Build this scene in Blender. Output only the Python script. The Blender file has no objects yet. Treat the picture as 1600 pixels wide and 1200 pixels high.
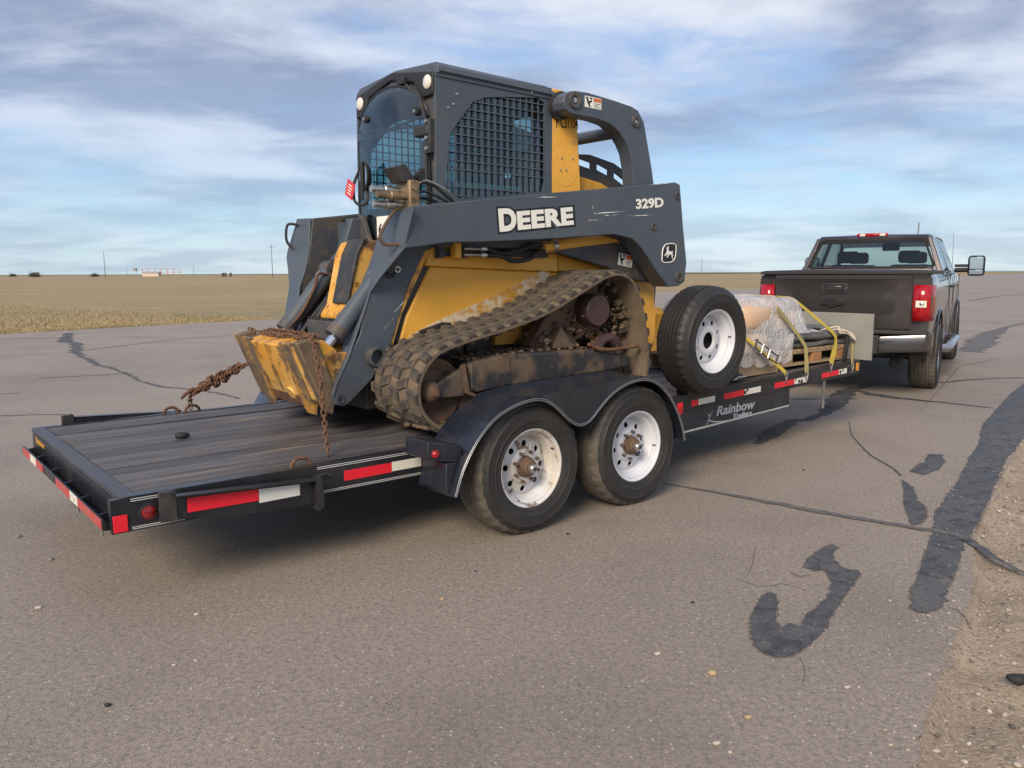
import bpy, bmesh, math, random
from mathutils import Vector, Matrix
import numpy as np
random.seed(7); np.random.seed(7)
rad = math.radians
C = bpy.context.scene.collection
scn = bpy.context.scene

# ------------------------------------------------------------------ camera, sky, sun, exposure
cam_d = bpy.data.cameras.new('camera'); cam = bpy.data.objects.new('camera', cam_d); C.objects.link(cam)
cam_d.sensor_width = 36; cam_d.lens = 36 * 1253.1 / 1600; cam_d.clip_start = .05; cam_d.clip_end = 6000
cam.location = (0, 0, 1.4605)
PITCH, ROLL = .1379, -.0037
cam.rotation_mode = 'XYZ'
cam.matrix_world = Matrix.Translation((0, 0, 1.4605)) @ Matrix.Rotation(rad(90) - PITCH, 4, 'X') @ Matrix.Rotation(ROLL, 4, 'Z')
scn.camera = cam

SUN_AZ, SUN_EL = rad(-158), rad(33)         # azimuth measured clockwise from +Y: the sun stands left of and a little behind the camera
world = bpy.data.worlds.new('World'); scn.world = world; world.use_nodes = True
nt = world.node_tree; nt.nodes.clear()
def N(t, **k):
    n = nt.nodes.new(t)
    for a, b in k.items(): setattr(n, a, b)
    return n
def LK(a, b): nt.links.new(a, b)
def mth(op, a, b=None, c=None, clamp=False):
    n = N('ShaderNodeMath', operation=op); n.use_clamp = clamp
    for i, v in enumerate((a, b, c)):
        if v is None: continue
        if isinstance(v, (int, float)): n.inputs[i].default_value = v
        else: LK(v, n.inputs[i])
    return n.outputs[0]
sky = N('ShaderNodeTexSky', sky_type='NISHITA'); sky.sun_disc = False
sky.sun_elevation = SUN_EL; sky.sun_rotation = SUN_AZ; sky.altitude = 700; sky.air_density = 1.1; sky.dust_density = .6; sky.ozone_density = 1.5
geo = N('ShaderNodeTexCoord'); sep = N('ShaderNodeSeparateXYZ'); LK(geo.outputs['Generated'], sep.inputs[0])
zz = mth('MAXIMUM', sep.outputs[2], 0.0); zd_ = mth('ADD', zz, .13)
cx_ = mth('DIVIDE', sep.outputs[0], zd_); cy_ = mth('DIVIDE', sep.outputs[1], zd_)
comb = N('ShaderNodeCombineXYZ'); LK(cx_, comb.inputs[0]); LK(cy_, comb.inputs[1])
def cloud(scale, loc, sx, sy, rot, detail, rough, dist, lo, hi):
    mp = N('ShaderNodeMapping'); mp.inputs['Location'].default_value = loc; mp.inputs['Scale'].default_value = (sx, sy, 1); mp.inputs['Rotation'].default_value = (0, 0, rad(rot))
    LK(comb.outputs[0], mp.inputs[0])
    no = N('ShaderNodeTexNoise'); no.inputs['Scale'].default_value = scale; no.inputs['Detail'].default_value = detail; no.inputs['Roughness'].default_value = rough; no.inputs['Distortion'].default_value = dist
    LK(mp.outputs[0], no.inputs['Vector'])
    mr = N('ShaderNodeMapRange'); mr.interpolation_type = 'SMOOTHSTEP'; mr.inputs[1].default_value = lo; mr.inputs[2].default_value = hi
    LK(no.outputs[0], mr.inputs[0]); return mr.outputs[0]
cover = cloud(.55, (4.4, 1.2, 0), 1.0, 1.25, 12, 11, .56, .25, .33, .54)
cover2 = cloud(1.9, (7.3, 2.2, 0), .8, 1.3, -8, 9, .58, .3, .40, .66)
shade = cloud(.95, (2.4, 5.1, 0), 1.0, 1.3, 20, 10, .56, .3, .36, .62)
mpd = N('ShaderNodeMapping'); mpd.inputs['Scale'].default_value = (5.5, 5.5, 19); mpd.inputs['Rotation'].default_value = (rad(3), 0, 0); LK(geo.outputs['Generated'], mpd.inputs[0])
nod = N('ShaderNodeTexNoise'); nod.inputs['Scale'].default_value = 1.0; nod.inputs['Detail'].default_value = 9; nod.inputs['Roughness'].default_value = .58; nod.inputs['Distortion'].default_value = .25; LK(mpd.outputs[0], nod.inputs['Vector'])
mrd = N('ShaderNodeMapRange'); mrd.interpolation_type = 'SMOOTHSTEP'; mrd.inputs[1].default_value = .46; mrd.inputs[2].default_value = .62; LK(nod.outputs[0], mrd.inputs[0])
cov = mth('MAXIMUM', mth('MAXIMUM', cover, mth('MULTIPLY', cover2, .7)), mth('MULTIPLY', mrd.outputs[0], .62), clamp=True)
# thinner cover close to the horizon, where the blue-green band shows
hz = N('ShaderNodeMapRange'); hz.interpolation_type = 'SMOOTHSTEP'; hz.inputs[1].default_value = .02; hz.inputs[2].default_value = .30; hz.inputs[3].default_value = .42; hz.inputs[4].default_value = 1; LK(zz, hz.inputs[0])
cov = mth('MULTIPLY', cov, hz.outputs[0])
cmix = N('ShaderNodeMix', data_type='RGBA'); LK(mth('MULTIPLY_ADD', shade, .95, mth('MULTIPLY', mrd.outputs[0], .18)), cmix.inputs[0])
cmix.inputs[6].default_value = (6.0, 6.4, 7.3, 1); cmix.inputs[7].default_value = (2.45, 3.0, 4.35, 1)
# the clear sky between the clouds
blue = N('ShaderNodeMix', data_type='RGBA'); blue.inputs[0].default_value = .62; LK(sky.outputs[0], blue.inputs[6])
grad = N('ShaderNodeMapRange'); grad.inputs[1].default_value = 0; grad.inputs[2].default_value = .35; LK(zz, grad.inputs[0])
gmix = N('ShaderNodeMix', data_type='RGBA'); LK(grad.outputs[0], gmix.inputs[0]); gmix.inputs[6].default_value = (3.5, 5.7, 7.5, 1); gmix.inputs[7].default_value = (1.7, 2.9, 6.2, 1)
LK(gmix.outputs[2], blue.inputs[7])
smix = N('ShaderNodeMix', data_type='RGBA'); LK(cov, smix.inputs[0]); LK(blue.outputs[2], smix.inputs[6]); LK(cmix.outputs[2], smix.inputs[7])
bg = N('ShaderNodeBackground'); bg.inputs[1].default_value = .092; LK(smix.outputs[2], bg.inputs[0])
wo = N('ShaderNodeOutputWorld'); LK(bg.outputs[0], wo.inputs[0])

sun_d = bpy.data.lights.new('sun', 'SUN'); sun = bpy.data.objects.new('sun', sun_d); C.objects.link(sun)
sun_d.energy = 2.9; sun_d.angle = rad(24); sun_d.color = (1, .86, .68)
sd = Vector((math.sin(SUN_AZ) * math.cos(SUN_EL), math.cos(SUN_AZ) * math.cos(SUN_EL), math.sin(SUN_EL)))
sun.rotation_euler = sd.to_track_quat('Z', 'Y').to_euler()
scn.view_settings.view_transform = 'Standard'; scn.view_settings.look = 'None'; scn.view_settings.gamma = 1
scn.view_settings.use_curve_mapping = False; scn.view_settings.exposure = .5
scn.render.engine = 'CYCLES'

# ------------------------------------------------------------------ materials
def rgb(c): return (c[0], c[1], c[2], 1)
def mat(name, base, rough=.5, metal=0, layers=(), bump=(), coat=0, spec=.5, rough_noise=0, emit=None, alpha=None, trans=0, ior=1.45, aniso=None):
    """layers: (colour, scale, lo, hi, amount, (sx,sy,sz)[, seed]) noise masks mixed over base; bump: (scale, strength, dist[, stretch])"""
    m = bpy.data.materials.new(name); m.use_nodes = True
    nt = m.node_tree; b = nt.nodes['Principled BSDF']
    b.inputs['Base Color'].default_value = rgb(base); b.inputs['Roughness'].default_value = rough; b.inputs['Metallic'].default_value = metal
    b.inputs['Coat Weight'].default_value = coat; b.inputs['Coat Roughness'].default_value = .08; b.inputs['Specular IOR Level'].default_value = spec; b.inputs['IOR'].default_value = ior
    if trans: b.inputs['Transmission Weight'].default_value = trans
    if alpha is not None: b.inputs['Alpha'].default_value = alpha
    tc = nt.nodes.new('ShaderNodeTexCoord'); col = None
    def nz(scale, stretch, seed=0, detail=6, rough=.62, vor=False):
        mp = nt.nodes.new('ShaderNodeMapping'); mp.inputs['Scale'].default_value = stretch; mp.inputs['Location'].default_value = (seed * 3.7, seed * 1.9, seed * 5.3)
        nt.links.new(tc.outputs['Object'], mp.inputs[0])
        if vor:
            no = nt.nodes.new('ShaderNodeTexVoronoi'); no.inputs['Scale'].default_value = scale; nt.links.new(mp.outputs[0], no.inputs['Vector']); return no
        no = nt.nodes.new('ShaderNodeTexNoise'); no.inputs['Scale'].default_value = scale; no.inputs['Detail'].default_value = detail; no.inputs['Roughness'].default_value = rough
        nt.links.new(mp.outputs[0], no.inputs['Vector']); return no
    for i, L in enumerate(layers):
        c, sc, lo, hi, am, st = L[:6]; seed = L[6] if len(L) > 6 else i + 1
        no = nz(sc, st, seed); mr = nt.nodes.new('ShaderNodeMapRange'); mr.inputs[1].default_value = lo; mr.inputs[2].default_value = hi; mr.inputs[4].default_value = am
        nt.links.new(no.outputs[0], mr.inputs[0])
        mx = nt.nodes.new('ShaderNodeMix'); mx.data_type = 'RGBA'; nt.links.new(mr.outputs[0], mx.inputs[0])
        if col is None: mx.inputs[6].default_value = rgb(base)
        else: nt.links.new(col, mx.inputs[6])
        mx.inputs[7].default_value = rgb(c); col = mx.outputs[2]
        if i == 0 and rough_noise:
            ma = nt.nodes.new('ShaderNodeMath'); ma.operation = 'MULTIPLY_ADD'; nt.links.new(mr.outputs[0], ma.inputs[0]); ma.inputs[1].default_value = rough_noise; ma.inputs[2].default_value = rough; nt.links.new(ma.outputs[0], b.inputs['Roughness'])
    if col: nt.links.new(col, b.inputs['Base Color'])
    if bump:
        no = nz(bump[0], bump[3] if len(bump) > 3 else (1, 1, 1), 9); bp = nt.nodes.new('ShaderNodeBump'); bp.inputs['Strength'].default_value = bump[1]; bp.inputs['Distance'].default_value = bump[2]
        nt.links.new(no.outputs[0], bp.inputs['Height']); nt.links.new(bp.outputs[0], b.inputs['Normal'])
    if emit: b.inputs['Emission Color'].default_value = rgb(emit[0]); b.inputs['Emission Strength'].default_value = emit[1]
    m['b'] = 1
    return m
def glass(name, tint, gloss=.0, rough=.02, fr=1.5, dark=0):
    m = bpy.data.materials.new(name); m.use_nodes = True; nt = m.node_tree; nt.nodes.clear()
    o = nt.nodes.new('ShaderNodeOutputMaterial'); t = nt.nodes.new('ShaderNodeBsdfTransparent'); t.inputs[0].default_value = rgb(tint)
    g = nt.nodes.new('ShaderNodeBsdfGlossy'); g.inputs['Roughness'].default_value = rough; g.inputs[0].default_value = (.9, .95, 1, 1)
    lw = nt.nodes.new('ShaderNodeLayerWeight'); lw.inputs[0].default_value = .5; pw = nt.nodes.new('ShaderNodeMath'); pw.operation = 'POWER'; pw.inputs[1].default_value = 3.5; nt.links.new(lw.outputs['Facing'], pw.inputs[0]); f = nt.nodes.new('ShaderNodeMath'); f.operation = 'MULTIPLY_ADD'; nt.links.new(pw.outputs[0], f.inputs[0]); f.inputs[1].default_value = .7; f.inputs[2].default_value = .05 + gloss
    mx = nt.nodes.new('ShaderNodeMixShader'); nt.links.new(f.outputs[0], mx.inputs[0]); nt.links.new(t.outputs[0], mx.inputs[1]); nt.links.new(g.outputs[0], mx.inputs[2]); nt.links.new(mx.outputs[0], o.inputs[0])
    return m
one = (1, 1, 1)
MUD = (.135, .095, .062)
navy = mat('navy_machine_paint', (.062, .078, .102), .42, layers=[((.092, .106, .125), 3, .4, .75, .6, one), ((.30, .29, .27), 9, .71, .74, .5, (1, 1, 7)), ((.10, .085, .065), 6, .56, .72, .55, one), ((.25, .24, .22), 60, .72, .76, .6, (1, 1, 1))], bump=(40, .06, .002), rough_noise=.2)
navy_dirty = mat('navy_paint_muddied', (.045, .055, .072), .55, layers=[((.11, .085, .06), 5, .42, .66, .85, one), ((.16, .12, .08), 22, .55, .7, .7, one), ((.26, .25, .23), 40, .70, .74, .5, (1, 1, 6))], bump=(30, .2, .003))
yellow = mat('yellow_machine_paint', (.80, .41, .055), .42, layers=[((.68, .33, .04), 2.5, .4, .7, .6, one), ((.70, .50, .26), 3.3, .55, .75, .45, (1, 1, 1.6), 12), ((.28, .16, .055), 7, .60, .76, .6, one), ((.16, .10, .05), 38, .68, .74, .6, one)], bump=(25, .05, .002), rough_noise=.2)
yellow_worn = mat('yellow_paint_scraped', (.66, .31, .035), .5, layers=[((.70, .45, .15), 2.2, .42, .62, .8, (1, 1, 2)), ((.10, .07, .05), 4.5, .49, .58, .9, (1, 1.6, 1), 5), ((.13, .065, .03), 14, .56, .66, .8, one)], bump=(22, .2, .003))
yellow_mud = mat('yellow_paint_caked_with_mud', (.50, .25, .04), .7, layers=[((.13, .095, .065), 5, .36, .48, .95, (1, 1, .8)), ((.08, .06, .045), 18, .5, .62, .8, one)], bump=(22, .3, .004))
black_steel = mat('black_trailer_paint', (.014, .015, .020), .28, layers=[((.05, .045, .04), 4, .45, .75, .6, one), ((.12, .10, .08), 30, .66, .74, .5, one)], bump=(60, .04, .001), rough_noise=.3)
blue_black = mat('glossy_black_fender', (.014, .017, .026), .26, layers=[((.04, .042, .048), 5, .45, .75, .6, one), ((.12, .11, .10), 34, .68, .74, .35, one)], coat=.3, rough_noise=.25)
dark_steel = mat('dark_steel', (.03, .03, .032), .5, layers=[((.09, .065, .045), 9, .5, .7, .8, one)], bump=(40, .1, .002))
dark_plastic = mat('black_plastic', (.02, .02, .022), .55)
tarp = mat('vinyl_tonneau_cover', (.028, .028, .032), .5, bump=(5, .1, .01))
rubber = mat('tyre_rubber', (.024, .023, .022), .62, layers=[((.06, .052, .044), 5, .45, .75, .5, one)], bump=(60, .08, .001))
tread_rubber = mat('dusty_tyre_tread', (.085, .073, .060), .85, layers=[((.15, .125, .10), 14, .4, .7, .8, one)], bump=(70, .3, .002))
new_rubber = mat('spare_tyre_rubber', (.020, .019, .019), .55, layers=[((.034, .031, .029), 3, .45, .7, .6, one)], bump=(60, .06, .001))
white_rim = mat('white_rim_paint', (.60, .61, .65), .38, layers=[((.44, .40, .35), 6, .54, .74, .6, one), ((.12, .07, .05), 40, .69, .72, .8, one)], rough_noise=.2)
worn_rim = mat('white_rim_paint_worn', (.60, .60, .61), .4, layers=[((.50, .42, .32), 5, .45, .6, .7, one, 3), ((.16, .10, .06), 12, .58, .66, .9, one)], rough_noise=.2)
rust = mat('rusty_steel', (.115, .055, .03), .8, layers=[((.19, .10, .055), 18, .4, .7, .8, one), ((.045, .03, .025), 30, .5, .7, .7, one)], bump=(60, .3, .002))
hub_rust = mat('rusty_brown_hub', (.13, .08, .05), .75, layers=[((.06, .04, .03), 20, .5, .7, .8, one)], bump=(50, .3, .002))
maroon = mat('dirty_maroon_motor', (.06, .032, .032), .6, layers=[(MUD, 9, .5, .7, .7, one)], bump=(30, .2, .002))
chrome = mat('chrome', (.75, .76, .78), .12, 1)
zinc = mat('zinc_fitting', (.50, .49, .46), .35, .9, layers=[((.2, .15, .08), 12, .5, .7, .6, one)])
brass = mat('dirty_brass_fitting', (.28, .20, .12), .55, .5, layers=[((.12, .08, .05), 15, .45, .65, .8, one)])
hose = mat('black_hose', (.022, .021, .022), .55)
track_rubber = mat('muddy_track_lug', (.052, .046, .041), .85, layers=[((.15, .112, .076), 9, .47, .63, .85, one), ((.24, .19, .14), 60, .66, .74, .5, one)], bump=(50, .5, .004))
track_mud = mat('dried_mud_track_belt', (.150, .112, .075), .95, layers=[((.080, .062, .046), 7, .42, .66, .85, one), ((.23, .18, .125), 34, .55, .72, .7, one)], bump=(34, .7, .006))
mudm = mat('dried_mud', (.115, .080, .052), .97, layers=[((.175, .125, .085), 12, .4, .7, .8, one), ((.07, .05, .035), 30, .5, .7, .6, one)], bump=(26, .9, .01))
under_black = mat('undercarriage_black_muddied', (.028, .027, .029), .6, layers=[((.14, .095, .06), 5, .46, .62, .9, one), ((.16, .08, .04), 12, .60, .68, .7, one, 7), ((.20, .145, .10), 25, .62, .72, .7, one)], bump=(30, .3, .003))
red_dusty = mat('faded_red_tape', (.48, .06, .06), .5, layers=[((.35, .12, .09), 12, .45, .65, .8, one)])
red_refl = mat('red_reflective_tape', (.72, .015, .03), .35, emit=None)
white_refl = mat('white_reflective_tape', (.72, .70, .60), .4, layers=[((.30, .24, .14), 18, .60, .66, .8, one)])
white_clean = mat('white_reflective_tape_clean', (.66, .66, .62), .4, layers=[((.5, .48, .42), 6, .5, .7, .6, one)])
red_lens = mat('red_lamp_lens', (.42, .006, .012), .15, coat=.6, layers=[((.20, .004, .008), 60, .45, .6, .8, (1, 1, 1))])
red_lens_dark = mat('dark_red_lamp_lens', (.16, .006, .008), .2, coat=.5, layers=[((.30, .02, .02), 90, .5, .6, .8, one)])
clear_lens = mat('clear_lamp_lens', (.70, .66, .58), .12, coat=.8)
pin = mat('white_pinstripe', (.62, .62, .60), .4)
silver_trim = mat('silver_edge_trim', (.34, .35, .37), .3, .7)
decal_white = mat('white_decal', (.80, .79, .72), .4)
decal_grey = mat('silver_decal', (.36, .38, .42), .35)
decal_black = mat('black_decal', (.012, .012, .014), .4)
orange_print = mat('orange_print', (.62, .16, .04), .5)
orange_decal = mat('amber_decal', (.55, .27, .03), .5)
red_plastic = mat('red_plastic_tag', (.60, .035, .045), .4)
wood_pallet = mat('pallet_pine', (.36, .25, .15), .8, layers=[((.22, .15, .09), 3, .4, .7, .7, (.6, 8, 8)), ((.46, .35, .24), 9, .5, .7, .5, (.5, 5, 5))], bump=(10, .2, .004, (.4, 8, 8)))
wood_orange = mat('pallet_block_orange', (.42, .20, .08), .8, layers=[((.30, .15, .07), 4, .4, .7, .7, (1, 6, 6))])
wood_dark = mat('weathered_black_deck', (.050, .049, .055), .55, layers=[((.098, .093, .098), 2.4, .38, .66, .85, (.35, 9, 1)), ((.020, .019, .021), 4, .50, .66, .75, (.25, 16, 1)), ((.19, .15, .115), 2.6, .60, .72, .65, (.5, 9, 1)), ((.02, .018, .018), 40, .62, .70, .5, (.2, 3, 1))], bump=(7, .5, .004, (.3, 22, 1)), rough_noise=.25)
wood_tones = []
for i, k in enumerate((.8, 1.0, 1.2)):
    wood_tones.append(mat('weathered_black_plank', (.062 * k, .058 * k, .062 * k), .48, layers=[((.135 * k, .124 * k, .124 * k), 2.4, .36, .62, .9, (.35, 9, 1), 2 + i), ((.018, .017, .019), 4, .50, .66, .8, (.25, 16, 1), 5 + i), ((.25, .19, .13), 2.4, .57, .68, .75, (.5, 9, 1), 11 + i), ((.02, .018, .018), 40, .62, .70, .5, (.2, 3, 1))], bump=(7, .6, .004, (.3, 22, 1)), rough_noise=.25))
deck_steel = mat('black_deck_plate', (.040, .042, .052), .42, layers=[((.085, .085, .095), 3, .4, .7, .8, (1, 1, 1)), ((.18, .165, .15), 24, .64, .73, .5, (3, 1, 1))], rough_noise=.2, bump=(30, .08, .002))
strap_y = mat('yellow_webbing', (.52, .38, .04), .7, layers=[((.36, .27, .06), 8, .45, .65, .7, one)], bump=(120, .2, .001))
strap_d = mat('faded_webbing', (.38, .31, .11), .75, layers=[((.24, .20, .10), 8, .45, .65, .7, one)], bump=(120, .2, .001))
rope = mat('pale_rope', (.52, .46, .36), .85)
mat_grey = mat('grey_rubber_mat', (.115, .115, .108), .65, layers=[((.19, .185, .17), 4, .4, .7, .7, one), ((.07, .068, .06), 12, .5, .7, .7, one)], bump=(12, .2, .004))
board_m = mat('grey_board', (.27, .26, .235), .65, layers=[((.20, .19, .17), 3, .4, .7, .7, one)], bump=(8, .1, .003))
carton = mat('tan_paper_sacks', (.62, .42, .27), .7, layers=[((.60, .44, .30), 3, .4, .7, .8, one)], bump=(5, .2, .01))
truck_paint = mat('dark_brown_grey_car_paint', (.060, .052, .052), .24, .55, coat=.9, layers=[((.078, .068, .066), 1.7, .40, .70, .5, one)], rough_noise=.12)
truck_side = truck_paint
window_rubber = mat('window_rubber', (.012, .012, .013), .6)
mach_glass = glass('tinted_cab_glass', (.50, .68, .70), rough=.02, gloss=.04)
truck_glass = glass('smoked_truck_glass', (.50, .57, .55), rough=.01)
clear_g = glass('windscreen_glass', (.82, .90, .88))
mirror_m = mat('mirror_glass', (.38, .47, .54), .05, 1)
seat_m = mat('dark_seat_cloth', (.03, .034, .04), .8)
seat_t = mat('charcoal_seat_vinyl', (.035, .038, .044), .55)

# ------------------------------------------------------------------ mesh builder
class M:
    def __init__(s): s.v = []; s.f = []
    def add(s, vs, fs):
        n = len(s.v); s.v += [tuple(float(c) for c in q) for q in vs]; s.f += [tuple(n + i for i in f) for f in fs]; return s
    def box(s, x0, x1, y0, y1, z0, z1, rot=None):
        vs = [(x, y, z) for x in (x0, x1) for y in (y0, y1) for z in (z0, z1)]
        if rot:                       # (axis, degrees) about the box centre
            c = Vector(((x0 + x1) / 2, (y0 + y1) / 2, (z0 + z1) / 2)); R = Matrix.Rotation(rad(rot[1]), 3, rot[0]); vs = [tuple(c + R @ (Vector(q) - c)) for q in vs]
        return s.add(vs, [(0, 1, 3, 2), (4, 6, 7, 5), (0, 4, 5, 1), (2, 3, 7, 6), (0, 2, 6, 4), (1, 5, 7, 3)])
    def prism(s, pts, a, b, axis='Y'):
        n = len(pts)
        ar = sum(pts[i][0] * pts[(i + 1) % n][1] - pts[(i + 1) % n][0] * pts[i][1] for i in range(n))
        if ar < 0: pts = pts[::-1]
        def P(u, v, w): return (u, w, v) if axis == 'Y' else (w, u, v) if axis == 'X' else (u, v, w)
        vs = [P(u, v, a) for u, v in pts] + [P(u, v, b) for u, v in pts]
        fl = (a > b) ^ (axis == 'Y')
        f0 = tuple(range(n)); f1 = tuple(range(2 * n - 1, n - 1, -1)); sd = [(i, i + n, (i + 1) % n + n, (i + 1) % n) for i in range(n)]
        fs = [f0[::-1], f1[::-1]] + [t[::-1] for t in sd] if not fl else [f0, f1] + sd
        return s.add(vs, fs)
    def tube(s, path, r, n=10, caps=True, closed=False):
        P = [Vector(q) for q in path]; rs = r if isinstance(r, (list, tuple)) else [r] * len(P)
        rings = []; m = len(P); up = None
        for i, q in enumerate(P):
            t = (P[(i + 1) % m] - P[i - 1]) if closed else (P[min(i + 1, m - 1)] - P[max(i - 1, 0)])
            t.normalize()
            if up is None:
                up = Vector((0, 0, 1)) if abs(t.z) < .9 else Vector((1, 0, 0))
            u = (up - t * up.dot(t)).normalized(); w = t.cross(u); up = u
            rings.append([q + (u * math.cos(2 * math.pi * k / n) + w * math.sin(2 * math.pi * k / n)) * rs[i] for k in range(n)])
        vs = [tuple(v) for g in rings for v in g]; fs = []
        for i in range(m if closed else m - 1):
            j = (i + 1) % m
            for k in range(n): fs.append((i * n + k, i * n + (k + 1) % n, j * n + (k + 1) % n, j * n + k))
        if caps and not closed: fs += [tuple(range(n))[::-1], tuple((m - 1) * n + k for k in range(n))]
        return s.add(vs, fs)
    def cyl(s, p0, p1, r, n=20): return s.tube([p0, p1], r, n)
    def lathe(s, prof, c, axis='Y', n=48, closed=False, mod=None):
        """prof: (radius, along)"""
        vs = []; m = len(prof)
        for i in range(n):
            a = 2 * math.pi * i / n
            for j, (r, h) in enumerate(prof):
                rr = r + (mod(i, j) if mod else 0); x, z = rr * math.cos(a), rr * math.sin(a)
                vs.append({'Y': (c[0] + x, c[1] + h, c[2] + z), 'X': (c[0] + h, c[1] + x, c[2] + z), 'Z': (c[0] + x, c[1] + z, c[2] + h)}[axis])
        fs = []
        for i in range(n):
            k = (i + 1) % n
            for j in range(m if closed else m - 1):
                l = (j + 1) % m; q = (i * m + j, i * m + l, k * m + l, k * m + j); fs.append(q if axis != 'Y' else q[::-1])
        return s.add(vs, fs)
    def grid(s, P, closed_u=False, closed_v=False, flip=False):
        nu, nv = len(P), len(P[0]); vs = [q for r in P for q in r]; fs = []
        for i in range(nu if closed_u else nu - 1):
            for j in range(nv if closed_v else nv - 1):
                a, b = (i + 1) % nu, (j + 1) % nv; q = (i * nv + j, a * nv + j, a * nv + b, i * nv + b); fs.append(q[::-1] if flip else q)
        return s.add(vs, fs)
    def mirror(s, yc):
        n = len(s.v); s.v += [(x, 2 * yc - y, z) for x, y, z in s.v]; s.f += [tuple(n + i for i in f[::-1]) for f in s.f]; return s
def mesh_of(mb, name, base=(0, 0, 0)):
    me = bpy.data.meshes.new(name); me.from_pydata([(x - base[0], y - base[1], z - base[2]) for x, y, z in mb.v], [], mb.f); return me
def finish(me, m, smooth=40, recalc=False):
    if recalc:
        bm = bmesh.new(); bm.from_mesh(me); bmesh.ops.recalc_face_normals(bm, faces=bm.faces); bm.to_mesh(me); bm.free()
    me.materials.clear(); me.materials.append(m)
    if smooth:
        me.polygons.foreach_set('use_smooth', [True] * len(me.polygons)); me.set_sharp_from_angle(angle=rad(smooth))
def boolean(a, cutters):
    """solid a minus every cutter, baked into one builder"""
    oa = bpy.data.objects.new('a', mesh_of(a, 'a')); C.objects.link(oa); tmp = [oa]
    bm = bmesh.new(); bm.from_mesh(oa.data); bmesh.ops.recalc_face_normals(bm, faces=bm.faces); bm.to_mesh(oa.data); bm.free()
    for c in cutters:
        ob = bpy.data.objects.new('c', mesh_of(c, 'c')); C.objects.link(ob); tmp.append(ob)
        bm = bmesh.new(); bm.from_mesh(ob.data); bmesh.ops.recalc_face_normals(bm, faces=bm.faces); bm.to_mesh(ob.data); bm.free()
        md = oa.modifiers.new('b', 'BOOLEAN'); md.operation = 'DIFFERENCE'; md.solver = 'EXACT'; md.object = ob
    dg = bpy.context.evaluated_depsgraph_get(); dg.update(); ev = oa.evaluated_get(dg); me = ev.to_mesh()
    r = M(); r.v = [tuple(v.co) for v in me.vertices]; r.f = [tuple(p.vertices) for p in me.polygons]; ev.to_mesh_clear()
    for o in tmp: me0 = o.data; bpy.data.objects.remove(o); bpy.data.meshes.remove(me0)
    return r

TRAIL = ((.1097, 4.3815), .693)           # trailer frame: x forward along the trailer, y to its left, origin under the rear wheel's outer face
TRUCK = ((3.902, 9.55), rad(58.34))
WORLD = ((0, 0), 0)
BASE = {}
def to_world(fr, q):
    (tx, ty), a = fr; c, s = math.cos(a), math.sin(a); return Vector((tx + q[0] * c - q[1] * s, ty + q[0] * s + q[1] * c, q[2]))
def thing(name, label, cat, frame, base, group=None, kind=None):
    o = bpy.data.objects.new(name, None); C.objects.link(o); o.empty_display_size = .1
    o.location = to_world(frame, base); o.rotation_euler = (0, 0, frame[1]); BASE[o.name] = base
    o['label'] = label; o['category'] = cat
    if group: o['group'] = group
    return o
def part(name, mb, m, parent, bevel=0, smooth=40, label=None, loc=None, recalc=False, kind=None, seg=2, root=None):
    """one mesh object under parent; vertices are given in the frame of the thing"""
    rt = parent
    while rt.parent: rt = rt.parent
    base = BASE[rt.name]
    off = BASE.get(parent.name, base) if parent is not rt else base
    if loc is None: me = mesh_of(mb, name, off)
    else: me = mesh_of(mb, name)
    finish(me, m, smooth, recalc)
    o = bpy.data.objects.new(name, me); C.objects.link(o); o.parent = parent
    if loc is not None: o.location = Vector(loc) - Vector(off); BASE[o.name] = loc
    else: BASE[o.name] = off
    if bevel: add_bevel(o, bevel, seg)
    if label: o['label'] = label
    if kind: o['kind'] = kind
    return o
def add_bevel(o, w, seg=2):
    b = o.modifiers.new('bevel', 'BEVEL'); b.width = w; b.segments = seg; b.limit_method = 'ANGLE'; b.angle_limit = rad(35); b.harden_normals = False
def node(name, parent, loc):
    """an Empty part, with its sub-parts placed round it"""
    rt = parent
    while rt.parent: rt = rt.parent
    o = bpy.data.objects.new(name, None); C.objects.link(o); o.parent = parent; o.empty_display_size = .05
    o.location = Vector(loc) - Vector(BASE[rt.name]); BASE[o.name] = loc; return o
def solo(name, mb, m, label, cat, frame, base, bevel=0, smooth=40, group=None, kind=None, recalc=False):
    me = mesh_of(mb, name, base); finish(me, m, smooth, recalc); o = bpy.data.objects.new(name, me); C.objects.link(o)
    o.location = to_world(frame, base); o.rotation_euler = (0, 0, frame[1]); BASE[o.name] = base
    if label: o['label'] = label
    if cat: o['category'] = cat
    if group: o['group'] = group
    if kind: o['kind'] = kind
    if bevel: add_bevel(o, bevel)
    return o
def copy_to(o, parent, loc=None, rot=None):
    c = o.copy(); C.objects.link(c); c.parent = parent
    if loc is not None: c.location = loc
    if rot is not None: c.rotation_euler = rot
    BASE[c.name] = BASE.get(o.name, (0, 0, 0))
    for ch in list(o.children): copy_to(ch, c)
    return c
def text_mb(s, size, bold=0, extrude=.0008, space=1.0, sx=1.0, shear=0):
    cu = bpy.data.curves.new('t', 'FONT'); cu.body = s; cu.size = size; cu.offset = bold; cu.extrude = extrude; cu.space_character = space; cu.shear = shear; cu.resolution_u = 4
    o = bpy.data.objects.new('t', cu); C.objects.link(o); dg = bpy.context.evaluated_depsgraph_get(); dg.update(); ev = o.evaluated_get(dg); me = ev.to_mesh()
    r = M(); r.v = [(v.co.x * sx, v.co.y, v.co.z) for v in me.vertices]; r.f = [tuple(p.vertices) for p in me.polygons]; ev.to_mesh_clear()
    bpy.data.objects.remove(o); bpy.data.curves.remove(cu)
    return r
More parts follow.
